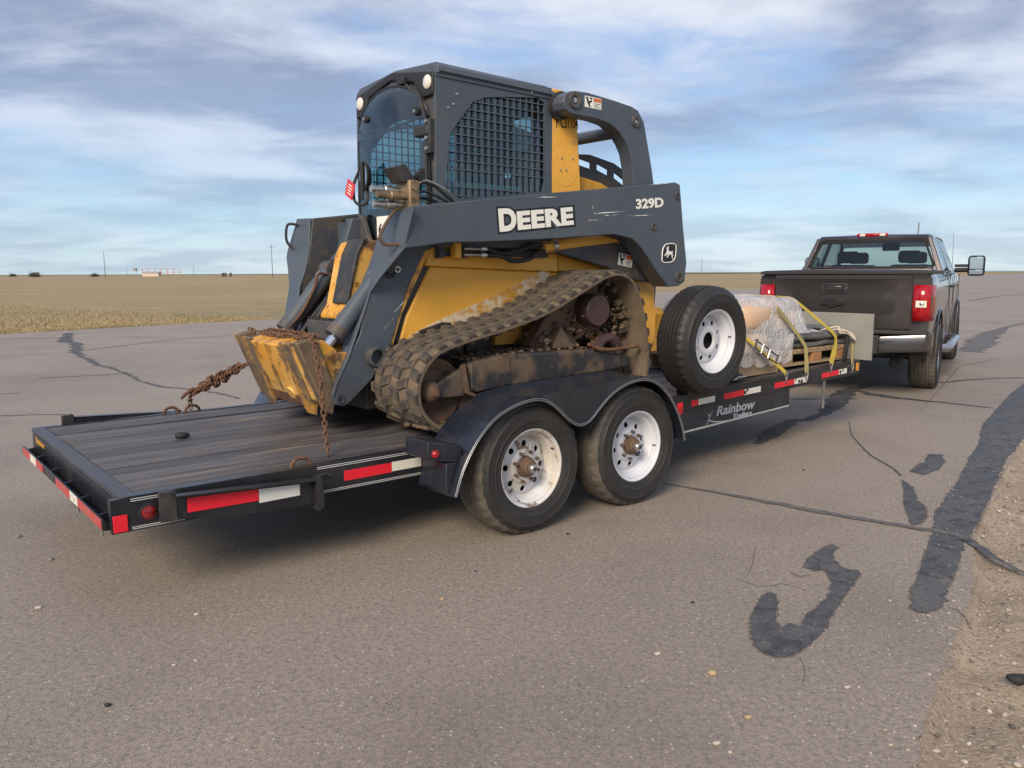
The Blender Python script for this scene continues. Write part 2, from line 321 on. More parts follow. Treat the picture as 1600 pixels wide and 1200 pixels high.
def put_y(mb, X, Y, Z, ang=0):       # stands on a plane facing -Y, read along +X
    c, s = math.cos(ang), math.sin(ang); mb.v = [(X + x * c - y * s, Y - z, Z + x * s + y * c) for x, y, z in mb.v]; return mb
def put_x(mb, X, Y, Z, ang=0):       # stands on a plane facing -X, read along -Y
    c, s = math.cos(ang), math.sin(ang); mb.v = [(X - z, Y - (x * c - y * s), Z + x * s + y * c) for x, y, z in mb.v]; return mb
def fit_w(mb, w):
    x0 = min(v[0] for v in mb.v); x1 = max(v[0] for v in mb.v); y0 = min(v[1] for v in mb.v); k = w / (x1 - x0); mb.v = [((x - x0) * k, y - y0, z) for x, y, z in mb.v]; return mb
def catmull(P, n=6, closed=False):
    P = [Vector(q) for q in P]; m = len(P); out = []
    for i in range(m if closed else m - 1):
        if closed: a, b, c, d = P[i - 1], P[i], P[(i + 1) % m], P[(i + 2) % m]
        else: a, b, c, d = P[max(i - 1, 0)], P[i], P[i + 1], P[min(i + 2, m - 1)]
        for k in range(n):
            t = k / n; out.append(.5 * ((2 * b) + (c - a) * t + (2 * a - 5 * b + 4 * c - d) * t * t + (3 * b - a - 3 * c + d) * t ** 3))
    if not closed: out.append(P[-1])
    return out
def resample(P, step, closed=False):
    P = [Vector(q) for q in P] + ([Vector(P[0])] if closed else []); L = [0]
    for a, b in zip(P, P[1:]): L.append(L[-1] + (b - a).length)
    n = max(2, round(L[-1] / step)); out = []
    for i in range(n if closed else n + 1):
        t = L[-1] * i / n; k = max(j for j in range(len(L)) if L[j] <= t + 1e-9); k = min(k, len(P) - 2); u = (t - L[k]) / max(L[k + 1] - L[k], 1e-9); out.append(P[k].lerp(P[k + 1], u))
    return out
def arc(cx, cz, r, a0, a1, n=12): return [(cx + r * math.cos(rad(a0 + (a1 - a0) * i / n)), cz + r * math.sin(rad(a0 + (a1 - a0) * i / n))) for i in range(n + 1)]
LINK = {}
def link_mesh(L, r, m, key):
    if key not in LINK:
        a = L / 2 - r; w = L * .30
        pts = [(a * .55 * 0 + (L / 2 - w) + w * math.cos(t) if math.cos(t) > 0 else -(L / 2 - w) + w * math.cos(t), w * math.sin(t), 0) for t in [2 * math.pi * (i + .5) / 10 for i in range(10)]]
        mb = M().tube(pts, r, 6, closed=True); me = mesh_of(mb, 'link'); finish(me, m, 60); LINK[key] = me
    return LINK[key]
def chain(parent, path, L=.042, r=.0048, m=None, key='c', jitter=0, step=.72):
    base = Vector(BASE[parent.name]); P = resample(path, L * step); me = link_mesh(L, r, m or rust, key)
    for i in range(len(P) - 1):
        t = (P[i + 1] - P[i]).normalized(); q = t.to_track_quat('X', 'Z').to_matrix() @ Matrix.Rotation(rad(90 * (i % 2) + 12 + random.uniform(-1, 1) * (12 + jitter)), 3, 'X')
        o = bpy.data.objects.new('link', me); C.objects.link(o); o.parent = parent; o.location = (P[i] + P[i + 1]) / 2 - base; o.rotation_euler = q.to_euler()
# ------------------------------------------------------------------ the setting
def ground_mat(name, base, layers, bump, vor=None, rough=.9):
    m = mat(name, base, rough, layers=layers, bump=bump)
    if vor:                                  # pale and dark aggregate stones set in the surface
        nt = m.node_tree; b = nt.nodes['Principled BSDF']; old = b.inputs['Base Color'].links[0].from_socket; tc = [n for n in nt.nodes if n.type == 'TEX_COORD'][0]
        for sc, lo, c, am in vor:
            v = nt.nodes.new('ShaderNodeTexVoronoi'); v.inputs['Scale'].default_value = sc; nt.links.new(tc.outputs['Object'], v.inputs['Vector'])
            s = nt.nodes.new('ShaderNodeSeparateColor'); nt.links.new(v.outputs['Color'], s.inputs[0])
            a = nt.nodes.new('ShaderNodeMapRange'); a.inputs[1].default_value = lo; a.inputs[2].default_value = lo + .02; nt.links.new(s.outputs[0], a.inputs[0])
            d = nt.nodes.new('ShaderNodeMapRange'); d.inputs[1].default_value = .42; d.inputs[2].default_value = .30; d.inputs[4].default_value = am; nt.links.new(v.outputs['Distance'], d.inputs[0])
            mu = nt.nodes.new('ShaderNodeMath'); mu.operation = 'MULTIPLY'; nt.links.new(a.outputs[0], mu.inputs[0]); nt.links.new(d.outputs[0], mu.inputs[1])
            mx = nt.nodes.new('ShaderNodeMix'); mx.data_type = 'RGBA'; nt.links.new(mu.outputs[0], mx.inputs[0]); nt.links.new(old, mx.inputs[6]); mx.inputs[7].default_value = rgb(c); old = mx.outputs[2]
        nt.links.new(old, b.inputs['Base Color'])
    return m
asphalt = ground_mat('worn_asphalt', (.305, .250, .200), [((.245, .205, .175), .22, .45, .62, .8, (1, .5, 1), 21), ((.35, .285, .22), 1.6, .52, .68, .6, (.3, 1, 1), 22), ((.20, .165, .135), 2.7, .60, .72, .6, one, 23), ((.36, .295, .235), .35, .38, .66, .8, (1, .6, 1)), ((.215, .172, .138), .8, .50, .72, .7, (1, 1, 1)), ((.14, .12, .105), 45, .44, .66, .65, one), ((.37, .33, .30), 130, .58, .68, .7, one), ((.075, .065, .06), 170, .60, .68, .75, one, 8)], (150, .9, .006), vor=[(115, .72, (.46, .39, .32), .6), (75, .95, (.58, .51, .43), .8), (140, .78, (.12, .10, .085), .6), (60, .95, (.12, .10, .085), .6)], rough=.66)
tar = mat('crack_sealing_tar', (.066, .066, .070), .6, layers=[((.105, .10, .098), 3, .4, .7, .9, one), ((.24, .20, .165), 75, .58, .66, .85, one), ((.036, .036, .040), 14, .5, .62, .8, one), ((.19, .16, .135), 9, .62, .70, .6, one)], bump=(60, .5, .003), rough_noise=.15)
tar_old = mat('faded_crack_seal', (.105, .098, .095), .8, layers=[((.17, .15, .135), 30, .45, .65, .9, one)], bump=(60, .4, .003))
gravel = ground_mat('gravel_shoulder_dirt', (.33, .25, .175), [((.42, .33, .24), 1.8, .4, .65, .8, one), ((.21, .155, .11), 5, .5, .7, .7, one), ((.16, .12, .085), 40, .50, .66, .7, one), ((.44, .37, .29), 90, .60, .68, .8, one)], (60, 1, .012), vor=[(60, .72, (.42, .36, .29), .8), (95, .80, (.52, .46, .38), .8), (45, .92, (.11, .09, .075), .8)], rough=.97)
dry_grass = mat('dry_prairie_grass', (.33, .24, .12), 1, layers=[((.38, .285, .155), .06, .40, .62, .9, (.5, 1.6, 1)), ((.22, .195, .095), .16, .48, .66, .9, (.35, 1.8, 1)), ((.28, .20, .10), 1.4, .45, .65, .8, (1, 1, 1)), ((.40, .33, .21), 9, .56, .68, .7, one), ((.13, .11, .06), 14, .55, .68, .7, one)], bump=(6, 1, .08))
blade_m = mat('straw_blades', (.38, .285, .15), 1, layers=[((.26, .21, .11), .5, .45, .62, .9, one), ((.42, .34, .21), 2.2, .5, .65, .8, one)])
soil = mat('far_ploughed_land', (.085, .07, .05), 1, layers=[((.13, .115, .07), .01, .4, .6, .9, one)])
far_green = mat('far_green_crop', (.16, .16, .085), 1, layers=[((.22, .20, .12), .008, .4, .6, .9, one)])
def sheet(name, pts, z, m, parent=None):
    n = len(pts); me = bpy.data.meshes.new(name); me.from_pydata([(x, y, z) for x, y in pts], [], [tuple(range(n))]); 
    if me.polygons[0].normal.z < 0: me.flip_normals()
    me.materials.append(m); o = bpy.data.objects.new(name, me); C.objects.link(o)
    if parent: o.parent = parent
    else: o['kind'] = 'structure'
    return o
sheet('ground', [(-2500, -600), (2500, -600), (2500, 5000), (-2500, 5000)], -.16, dry_grass)
EDGE = [(-260, -300), (-60, -45), (-34.5, -9.0)] + [(-12.676,19.85),(-11.591,21.372),(-10.139,23.133),(-7.507,26.208)] + [(10.241,58.549),(21.306,70.63)] + [(70, 150), (300, 480)]
def jag(P, step, amp, z=None):
    Q = resample([(x, y, 0) for x, y in P], step); out = []
    for i, q in enumerate(Q): out.append((q.x + random.uniform(-amp, amp), q.y + random.uniform(-amp, amp)))
    return out
sheet('field', [(-2400, -500)] + [(x * 1.0, y) for x, y in EDGE] + [(900, 1400), (900, 4900), (-2400, 4900)], -.02, dry_grass)
left_edge = jag(EDGE[1:8], 1.2, .07)
BND = [(-14, -20), (-4.5, -6), (-1.0, -1.0)] + [(1.211,2.2),(1.363,2.457),(1.532,2.706),(1.818,3.09),(2.155,3.554),(2.415,4.07),(2.684,4.442),(3.45,5.506),(4.555,7.003)] + [(7.2, 10.6), (13, 19.0), (22, 32), (60, 84), (160, 220), (420, 560)]
right_edge = [(x + .012 * math.sin(i * .23) + .008 * math.sin(i * .9), y) for i, (x, y) in enumerate(jag(BND[:14], .05, .016))] + BND[14:]
asph = sheet('asphalt', [EDGE[0]] + left_edge + EDGE[8:] + right_edge[::-1], 0, asphalt)
me = asph.data
# dark ploughed strip and green strip on the horizon beyond the field
sheet('far_soil', [(-70, 430), (60, 520), (150, 560), (330, 900), (-170, 1000)], .03, soil)
sheet('far_land', [(-2400, 900), (2400, 900), (2400, 4900), (-2400, 4900)], .06, far_green)
# shoulder: uneven gravel beside the broken asphalt edge
def vnoise(x, y, s):
    x, y = x * s, y * s; xi, yi = math.floor(x), math.floor(y); fx, fy = x - xi, y - yi
    def h(a, b): return (math.sin(a * 127.1 + b * 311.7) * 43758.5453) % 1
    fx, fy = fx * fx * (3 - 2 * fx), fy * fy * (3 - 2 * fy)
    return (h(xi, yi) * (1 - fx) + h(xi + 1, yi) * fx) * (1 - fy) + (h(xi, yi + 1) * (1 - fx) + h(xi + 1, yi + 1) * fx) * fy - .5
def shoulder_z(x, y, t):
    base = .004 if t <= 0 else -.038 * min(1, t / .05) + .055 * min(1, max(0, (t - .1)) / .5) * (1 if t < 3 else max(0, 1 - (t - 3) / 2)) * .6
    return base + .05 * vnoise(x, y, 2.1) * min(1, t * 4) + .035 * vnoise(x, y, 7) * min(1, t * 6 + .1) + .018 * vnoise(x, y, 19) * min(1, t * 6 + .1)
B3 = resample([(x, y, 0) for x, y in BND[1:14]], .08)
dirn = Vector((.82, -.57, 0)); TT = [-.05, 0, .025, .05, .08, .12] + [.17 + .06 * i for i in range(34)] + [2.4, 3, 4, 5.2]
shg = M().grid([[(q.x + dirn.x * t, q.y + dirn.y * t, (-.03 if t < 0 else shoulder_z(q.x + dirn.x * t, q.y + dirn.y * t, t))) for t in TT] for q in B3])
sh = solo('gravel_shoulder', shg, gravel, None, None, WORLD, (0, 0, 0), kind='structure', smooth=80, recalc=True)
sheet('far_shoulder', [(-4.5, -6)] + [(9.0, 8.2), (14, 15), (24, 28), (64, 78), (170, 205), (430, 545)] + BND[::-1][:5] + [(7.0, 10.2)], -.11, gravel)
# pebbles and grit: uncountable
def pebbles(name, n, sample, rmin, rmax, m, flat=.6):
    ico = bmesh.new(); bmesh.ops.create_icosphere(ico, subdivisions=1, radius=1); V = np.array([v.co[:] for v in ico.verts]); F = np.array([[v.index for v in f.verts] for f in ico.faces]); ico.free()
    P = [sample() for _ in range(n)]; vs = []; fs = []
    for i, (x, y, z, sc) in enumerate(P):
        r = (rmin + (rmax - rmin) * random.random() ** 4) * sc; a = random.uniform(0, 6.28); c, s = math.cos(a), math.sin(a)
        W = V * (1 + np.random.uniform(-.22, .22, (len(V), 1))) * (r * random.uniform(.8, 1.3), r * random.uniform(.6, 1), r * flat)
        W = np.stack([W[:, 0] * c - W[:, 1] * s + x, W[:, 0] * s + W[:, 1] * c + y, W[:, 2] + z + r * flat * .35], 1); vs.append(W); fs.append(F + i * len(V))
    vs = np.concatenate(vs); fs = np.concatenate(fs); me = bpy.data.meshes.new(name); me.from_pydata(vs.tolist(), [], fs.tolist()); me.materials.append(m); me.polygons.foreach_set('use_smooth', [True] * len(me.polygons))
    o = bpy.data.objects.new(name, me); C.objects.link(o); o['kind'] = 'stuff'; return o
peb_pale = mat('pale_pebbles', (.42, .36, .29), .85, layers=[((.24, .19, .15), 3.3, .45, .55, .9, one), ((.52, .47, .40), 7, .52, .6, .9, one)])
peb_dark = mat('dark_grit', (.10, .09, .08), .8, layers=[((.2, .17, .14), 9, .45, .6, .9, one)])
def on_shoulder():
    q = random.choice(B3[30:230]); t = random.random() ** 1.3 * 2.2 + .01; x, y = q.x + dirn.x * t + random.uniform(-.05, .05), q.y + dirn.y * t; return (x, y, shoulder_z(x, y, t), 1 if t > .15 else .8)
def on_road():
    d = 1.7 + 7.5 * random.random() ** 1.2; a = random.uniform(-.75, .70); return (d * math.tan(a) * .85, d, 0, .55)
def at_edge():
    q = random.choice(B3[40:210]); t = -abs(random.gauss(0, .16)); return (q.x + dirn.x * t, q.y + dirn.y * t, 0, .8)
g = pebbles('shoulder_gravel', 9000, on_shoulder, .003, .017, peb_pale); g['label'] = 'loose pale gravel and pebbles lying along the brown shoulder'; g['category'] = 'gravel'
g = pebbles('shoulder_grit', 4000, on_shoulder, .003, .013, peb_dark); g['label'] = 'small dark grit among the gravel of the shoulder'; g['category'] = 'gravel'
g = pebbles('edge_gravel', 2600, at_edge, .002, .010, peb_pale); g['label'] = 'crumbs of gravel spilled over the broken asphalt edge'; g['category'] = 'gravel'
g = pebbles('road_grit', 2600, on_road, .0025, .009, peb_pale, .4); g['label'] = 'tiny pale grit scattered over the worn asphalt'; g['category'] = 'grit'
# dry straws on the shoulder
st = M()
for i in range(700):
    q = random.choice(B3[30:230]); t = random.random() * 2.0 + .02; x, y = q.x + dirn.x * t, q.y + dirn.y * t; z = shoulder_z(x, y, t) + .003; a = random.uniform(0, 6.28); l = random.uniform(.02, .07); w = .0012
    dx, dy = math.cos(a), math.sin(a); h = random.uniform(0, .02); st.add([(x - dy * w, y + dx * w, z), (x + dy * w, y - dx * w, z), (x + dx * l, y + dy * l, z + h)], [(0, 1, 2)])
solo('dry_straw', st, blade_m, 'short dry straws strewn over the gravel shoulder', 'straw', WORLD, (0, 0, 0), kind='stuff', smooth=0)
# grass blades on the near part of the field
gv = []; gf = []
E3 = [Vector((x, y, 0)) for x, y in EDGE[2:9]]; k = 0
for i in range(26000):
    j = random.choice((1, 2, 3, 4, 4, 4, 5)) if i % 3 else random.choice((1, 2, 3)); a, b = E3[j - 1] if j else E3[0], E3[j] if j < len(E3) else E3[-1]
    u = random.random(); q = a.lerp(b, u); t = (random.random() ** 2.2) * 26; x, y = q.x - .8 * t, q.y + .6 * t
    if abs(x) > y * .75 + 2: continue
    h = random.uniform(.015, .055) * (1 + .3 * vnoise(x, y, .6)); w = .012; an = random.uniform(0, 3.14); dx, dy = math.cos(an) * w, math.sin(an) * w; lx, ly = random.uniform(-.05, .05), random.uniform(-.05, .05)
    n0 = len(gv); gv += [(x - dx, y - dy, -.02), (x + dx, y + dy, -.02), (x + lx, y + ly, h)]; gf.append((n0, n0 + 1, n0 + 2))
gb = M(); gb.v = gv; gb.f = gf
solo('grass', gb, blade_m, 'dry tan prairie grass growing beyond the asphalt edge', 'grass', WORLD, (0, 0, 0), kind='stuff', smooth=0)

# tar: every sealed crack or patch is a thin raised sheet on the asphalt
SGN = [1]
tar_fringe = bpy.data.materials.new('tar_fringe'); tar_fringe.use_nodes = True; nt = tar_fringe.node_tree; pb = nt.nodes['Principled BSDF']; pb.inputs['Base Color'].default_value = (.085, .08, .078, 1); pb.inputs['Roughness'].default_value = .7
tc = nt.nodes.new('ShaderNodeTexCoord'); no = nt.nodes.new('ShaderNodeTexNoise'); no.inputs['Scale'].default_value = 90; no.inputs['Detail'].default_value = 3; nt.links.new(tc.outputs['Object'], no.inputs[0]); mr = nt.nodes.new('ShaderNodeMapRange'); mr.inputs[1].default_value = .50; mr.inputs[2].default_value = .55; nt.links.new(no.outputs[0], mr.inputs[0]); nt.links.new(mr.outputs[0], pb.inputs['Alpha'])
hair_m = mat('hairline_dirt', (.15, .125, .105), .9)
def blob(name, pts, m=tar, step=.05, amp=.008, z=.004):
    SGN[0] = 1 if sum(pts[i][0] * pts[(i + 1) % len(pts)][1] - pts[(i + 1) % len(pts)][0] * pts[i][1] for i in range(len(pts))) > 0 else -1
    P = resample([(x, y, 0) for x, y in pts], step * .4, closed=True); ph = random.uniform(0, 9); cc_ = sum(P, Vector()) / len(P); P = [q + (q - cc_).normalized() * amp * 1.6 * math.sin(i * .55 + ph) * math.sin(i * .21 + ph * 2) for i, q in enumerate(P)]
    out = [(q.x + random.uniform(-amp, amp), q.y + random.uniform(-amp, amp)) for q in P]
    n = len(out); ring = []
    for i in range(n):
        a, b = out[i - 2], out[(i + 2) % n]; t = Vector((b[0] - a[0], b[1] - a[1])).normalized(); w = random.uniform(.003, .014); ar = SGN[0]; ring.append((out[i][0] + t.y * w * ar, out[i][1] - t.x * w * ar))
    g = M().grid([[(x, y, z - .0015), (u, v, z - .0015)] for (x, y), (u, v) in zip(out, ring)], closed_u=True); me = mesh_of(g, 'tar_fringe'); me.materials.append(tar_fringe); o = bpy.data.objects.new('tar_fringe', me); C.objects.link(o); o.parent = asph
    return sheet(name, out, z, m, asph)
def crack(name, pts, w, m=tar, z=.004, amp=.35):
    P = resample([(x, y, 0) for x, y in pts], max(.06, (Vector((*pts[0], 0)) - Vector((*pts[-1], 0))).length / 140)); L, Rr = [], []; n = len(P)
    for i, q in enumerate(P):
        t = (P[min(i + 1, n - 1)] - P[max(i - 1, 0)]).normalized(); s = Vector((-t.y, t.x, 0)); u = i / (n - 1) * (len(w) - 1); k = min(int(u), len(w) - 2); ww = w[k] + (w[k + 1] - w[k]) * (u - k)
        q = q + s * random.uniform(-1, 1) * ww * amp * .5
        L.append(q + s * ww * .5 * (1 + random.uniform(-amp, amp))); Rr.append(q - s * ww * .5 * (1 + random.uniform(-amp, amp)))
    g = M().grid([[(a.x, a.y, z), (b.x, b.y, z)] for a, b in zip(L, Rr)]); me = mesh_of(g, name); me.materials.append(m)
    if me.polygons[0].normal.z < 0: me.flip_normals()
    o = bpy.data.objects.new(name, me); C.objects.link(o); o.parent = asph; return o
BIG = [(7.173,10.973),(5.996,9.523),(4.484,7.517),(3.961,6.665),(3.614,6.195),(3.159,5.511),(2.913,5.182),(2.591,4.754),(2.352,4.332),(2.042,3.841),(1.854,3.556),(1.739,3.342),(1.766,3.269),(1.905,3.375),(2.037,3.593),(2.193,3.796),(2.434,4.171),(2.692,4.501),(2.973,4.885),(3.354,5.421),(3.824,6.083),(4.391,6.788),(5.359,8.016),(6.778,9.768)]
blob('tar_patch', BIG[:1] + BIG[1:-1] + BIG[-1:] + [(8.2, 11.2), (12.5, 17.3), (13.1, 17.9), (7.6, 11.9)][:0], amp=.007, step=.09)
blob('tar_patch', [(1.724,4.168),(1.621,4.079),(1.495,3.919),(1.453,3.83),(1.485,3.786),(1.538,3.803),(1.514,3.637),(1.44,3.486),(1.334,3.346),(1.263,3.28),(1.191,3.155),(1.161,3.186),(1.107,3.143),(1.11,3.217),(1.204,3.488),(1.173,3.518),(1.098,3.417),(1.002,3.218),(0.957,3.04),(0.962,2.93),(1.008,2.883),(1.076,2.903),(1.154,2.983),(1.26,3.095),(1.372,3.279),(1.512,3.485),(1.696,3.742),(1.702,3.792),(1.643,3.802),(1.639,3.935),(1.669,4.029),(1.742,4.127)], step=.04, amp=.003)
blob('tar_patch', [(3.355,6.312),(3.446,6.288),(3.333,6.048),(3.187,5.846),(2.985,5.658),(2.926,5.753),(3.085,5.948),(3.217,6.093)], step=.04)
blob('tar_patch', [(2.755,5.516),(2.726,5.312),(2.607,5.004),(2.583,4.862),(2.483,4.651),(2.377,4.517),(2.319,4.505),(2.404,4.717),(2.489,4.948),(2.623,5.217)], step=.05, amp=.003)
crack('sealed_crack', [(1.054,5.436),(1.399,5.171),(1.861,4.763),(2.0,4.67),(2.225,4.494),(2.416,4.365),(2.505,4.254)], [.018, .035, .055, .055, .06, .07], m=tar_old, z=.006)
crack('thin_crack', [(3.293,7.706),(3.052,7.087),(2.942,6.632),(2.865,6.275),(2.845,5.851),(2.798,5.624)], [.010, .010, .014, .018], z=.006, amp=.15)
crack('sealed_crack', [(2.481,4.254),(2.486,4.069),(2.461,3.927),(2.481,3.751),(2.521,3.668)], [.07, .05, .035, .02], z=.008)
crack('sealed_crack', [(2.089,6.723),(2.459,7.336),(2.788,7.819),(2.94,7.851),(3.195,8.136),(3.693,8.995),(4.227,9.887),(4.655,10.277)], [.06, .20, .10, .10, .22, .24, .22, .10], m=tar, amp=.25)
crack('sealed_crack', z=.006, w=[.10, .12, .05, .03], pts=[(4.275,9.723),(4.316,9.462),(4.464,9.212),(4.856,8.834),(5.164,8.486)])
crack('thin_crack', [(3.214,9.146),(3.617,9.137),(4.002,9.175)], [.03, .03], z=.006)
crack('sealed_crack', [(5.665,10.494),(6.139,10.736),(6.682,10.919),(7.416,10.966)], [.08, .05, .05, .06])
crack('faded_seal', [(8.332,14.537),(9.394,16.073),(10.916,18.328),(12.797,20.814),(14.414,22.582)], [.35, .5, .4, .15, .1], m=tar_old)
crack('faded_seal', [(22.658,39.863),(28.229,46.757),(33.283,51.749)], [.2, .2], m=tar_old)
crack('sealed_crack', [(-11.14,20.202),(-10.44,18.755),(-9.704,17.494),(-9.129,16.838),(-8.428,15.414),(-7.805,14.43),(-7.431,13.98),(-6.769,12.974),(-6.283,12.516),(-5.643,11.698),(-5.135,10.979),(-4.61,10.4),(-4.143,10.155),(-3.591,9.758),(-3.208,9.344)], [.14, .20, .24, .18, .12, .08, .06, .05, .04], amp=.6)
crack('thin_crack', [(-11.973,18.276),(-10.881,18.406),(-10.363,18.751)], [.07, .06], m=tar_old)
crack('thin_crack', [(-6.725,11.295),(-6.138,11.564),(-5.559,11.924)], [.05, .03], m=tar_old)
crack('thin_crack', [(-5.516,8.203),(-4.978,8.306),(-4.624,8.298)], [.03, .03], m=tar_old)
crack('thin_crack', [(-6.468,9.775),(-6.181,9.821),(-6.084,9.819)], [.03, .02], m=tar_old)
crack('thin_crack', [(-8.328,15.41),(-7.51,18.077),(-5.54,21.058)], [.05, .03], m=tar_old)
for pts, w in (([(1.071, 3.682), (1.162, 3.578), (1.282, 3.624), (1.36, 3.531)], .006), ([(1.36, 3.762), (1.38, 3.703), (1.453, 3.736)], .012), ([(1.296, 4.122), (1.214, 3.894), (1.138, 3.722)], .006), ([(1.095, 2.888), (1.076, 2.779), (1.03, 2.678)], .006), ([(1.919, 3.375), (1.934, 3.274), (1.887, 3.119)], .008), ([(1.606, 6.58), (1.82, 6.384), (2.177, 6.521), (2.356, 6.283)], .006), ([(8.198, 13.441), (6.951, 12.359), (4.362, 8.422)], .02)):
    crack('hairline_crack', pts, [w * .6, w, w * .3], m=hair_m, z=.003, amp=.3)
# loose single stones on the asphalt: (x, y in the photograph's ground, size, shade word)
stone_m = {'pale': mat('pale_stone', (.46, .41, .35), .85, layers=[((.32, .27, .22), 30, .45, .65, .8, one)]), 'tan': mat('tan_stone', (.44, .32, .18), .85, layers=[((.3, .2, .12), 30, .45, .65, .8, one)]), 'black': mat('black_stone', (.02, .02, .022), .7), 'grey': mat('grey_stone', (.2, .18, .16), .85)}
def stone(q, r, kind, label, z=0, frame=WORLD, name='stone'):
    bm = bmesh.new(); bmesh.ops.create_icosphere(bm, subdivisions=2, radius=1); mb = M(); a = random.uniform(0, 3)
    vs = []
    for v in bm.verts:
        k = 1 + .22 * math.sin(v.co.x * 3.1 + a) * math.cos(v.co.y * 2.7 + a) + random.uniform(-.05, .05); vs.append((v.co.x * k * r * 1.25 + q[0], v.co.y * k * r * .9 + q[1], v.co.z * k * r * .62 + z + r * .45))
    mb.add(vs, [[v.index for v in f.verts] for f in bm.faces]); bm.free()
    return solo(name, mb, stone_m[kind], label, 'stone', frame, (q[0], q[1], z), smooth=60)
for px, r, kind, lab in (((-2.093, 3.369), .012, 'pale', 'pale pebble on the asphalt furthest to the lower left'), ((-1.367, 3.296), .010, 'pale', 'pale round pebble on the asphalt below the tail of the trailer'), ((-1.276, 2.845), .007, 'pale', 'tiny white pebble on the asphalt in the lower left'), ((-1.208, 2.88), .006, 'pale', 'tiny white crumb of stone right of a similar one in the lower left'),
    ((-1.385, 2.562), .010, 'black', 'small black chip lying on the asphalt at the lower left'), ((-2.385, 3.977), .013, 'grey', 'flat grey pebble on the asphalt under the rear left corner of the picture'), ((-2.775, 4.346), .013, 'grey', 'grey pebble on the asphalt near the left border'), ((-0.318, 3.451), .008, 'tan', 'small tan pebble on the asphalt below the rear trailer wheel'),
    ((-0.183, 3.794), .006, 'black', 'tiny black chip right of the rear trailer wheel on bare asphalt'), ((0.73, 2.763), .014, 'tan', 'round tan stone on the asphalt left of the curved tar patch'), ((0.556, 2.918), .011, 'pale', 'angular pale stone on the asphalt left of the round tan stone'), ((0.776, 2.472), .010, 'tan', 'small tan stone below the curved tar patch'), ((0.635, 2.325), .010, 'pale', 'pale flat stone lowest on the asphalt, right of centre'),
    ((1.183, 2.663), .009, 'pale', 'pale pebble on the asphalt beneath the curved tar patch tip'), ((0.801, 3.406), .007, 'black', 'black chip on the asphalt left of the curved tar patch'), ((2.162, 5.803), .008, 'black', 'black crumb on the asphalt ahead of the front trailer wheel'), ((0.31, 4.355), .008, 'black', 'black crumb on the asphalt between the trailer tandem and the viewer')):
    q = px; stone(q, r, kind, lab)
for px, r in (((1.808, 2.699), .03),): stone(px, r, 'black', 'dark lump of tar on the gravel shoulder at the right border', z=.0, name='tar_lump')

# ------------------------------------------------------------------ far things
wood_pole = mat('utility_pole_wood', (.10, .085, .075), .9); pale_steel = mat('galvanised_steel', (.35, .36, .38), .5, .5); orange_steel = mat('orange_steel', (.50, .17, .10), .6); bush_m = mat('dark_bush_leaves', (.06, .06, .045), 1, layers=[((.10, .09, .06), .8, .4, .6, .9, one)]); cream_wall = mat('cream_cladding', (.60, .50, .42), .7)
def far_at(x, dist): return ((x - 800) / 1253.1 * dist, dist)
def pole(px, dist, h, label, arms=True):
    x, y = far_at(px, dist); t = thing('utility_pole', label, 'utility pole', WORLD, (x, y, 0), 'utility poles on the horizon')
    part('pole', M().tube([(x, y, -.5), (x, y, h)], [.13, .09], 8), wood_pole, t)
    if arms: part('crossarm', M().box(x - 1.1, x + 1.1, y - .06, y + .06, h - .9, h - .78), wood_pole, t)
    return t
pole(171, 330, 10.6, 'dark utility pole on the left horizon standing left of the orange framework', False); pole(430, 300, 12.0, 'taller utility pole on the horizon just left of the lift arm'); pole(205, 700, 8, 'short faint pole on the horizon between the dark pole and the orange framework', False); pole(308, 620, 8, 'short faint pole right of the orange framework', False)
pole(1094, 480, 9.6, 'thin pole on the horizon between the machine and the pickup', False)
wl = M()
for a, b, h in ((-60, 171, 10), (171, 430, 10)):
    p0 = far_at(a, 330); p1 = far_at(b, 315); wl.tube([(p0[0] + (p1[0] - p0[0]) * t, p0[1] + (p1[1] - p0[1]) * t, h - .15 - 1.6 * 4 * t * (1 - t) * .6 - 6.6) for t in [i / 12 for i in range(13)]], .02, 4)
solo('fence_wire', wl, pale_steel, 'thin grey wire line running along the left horizon', 'wire', WORLD, (-200, 330, 3))
# orange pipe framework with a low cream building
t = thing('pipe_framework', 'orange red pipe framework standing beside a low cream hut on the horizon', 'framework', WORLD, (*far_at(258, 520), 0))
X0, Y0 = far_at(258, 520)
for i in range(7): part('post', M().box(X0 - 12 + i * 4 - .14, X0 - 12 + i * 4 + .14, Y0 - .14, Y0 + .14, 0, 4.6), orange_steel, t)
for z in (2.4, 4.6): part('rail', M().box(X0 - 12.2, X0 + 12.2, Y0 - .3, Y0 - .14, z, z + .25), orange_steel, t)
X1, Y1 = far_at(243, 505)
t = thing('hut', 'low cream hut on the horizon under the orange framework', 'hut', WORLD, (X1, Y1, 0))
part('wall', M().box(X1 - 5, X1 + 5, Y1 - 2, Y1 + 2, 0, 2.1), cream_wall, t); part('roof', M().prism([(X1 - 5.4, 2.1), (X1 + 5.4, 2.1), (X1 + 4.6, 2.9), (X1 - 4.6, 2.9)], Y1 - 2.4, Y1 + 2.4), pale_steel, t)
X1, Y1 = far_at(218, 560)
t = thing('tank', 'small pale elevated tank on legs left of the orange framework', 'tank', WORLD, (X1, Y1, 0))
part('barrel', M().tube([(X1, Y1, 3.6), (X1, Y1, 5.6)], 1.3, 14), pale_steel, t)
for s in (-1, 1): part('leg', M().box(X1 + s * .9 - .1, X1 + s * .9 + .1, Y1 - .1, Y1 + .1, 0, 3.6), pale_steel, t)
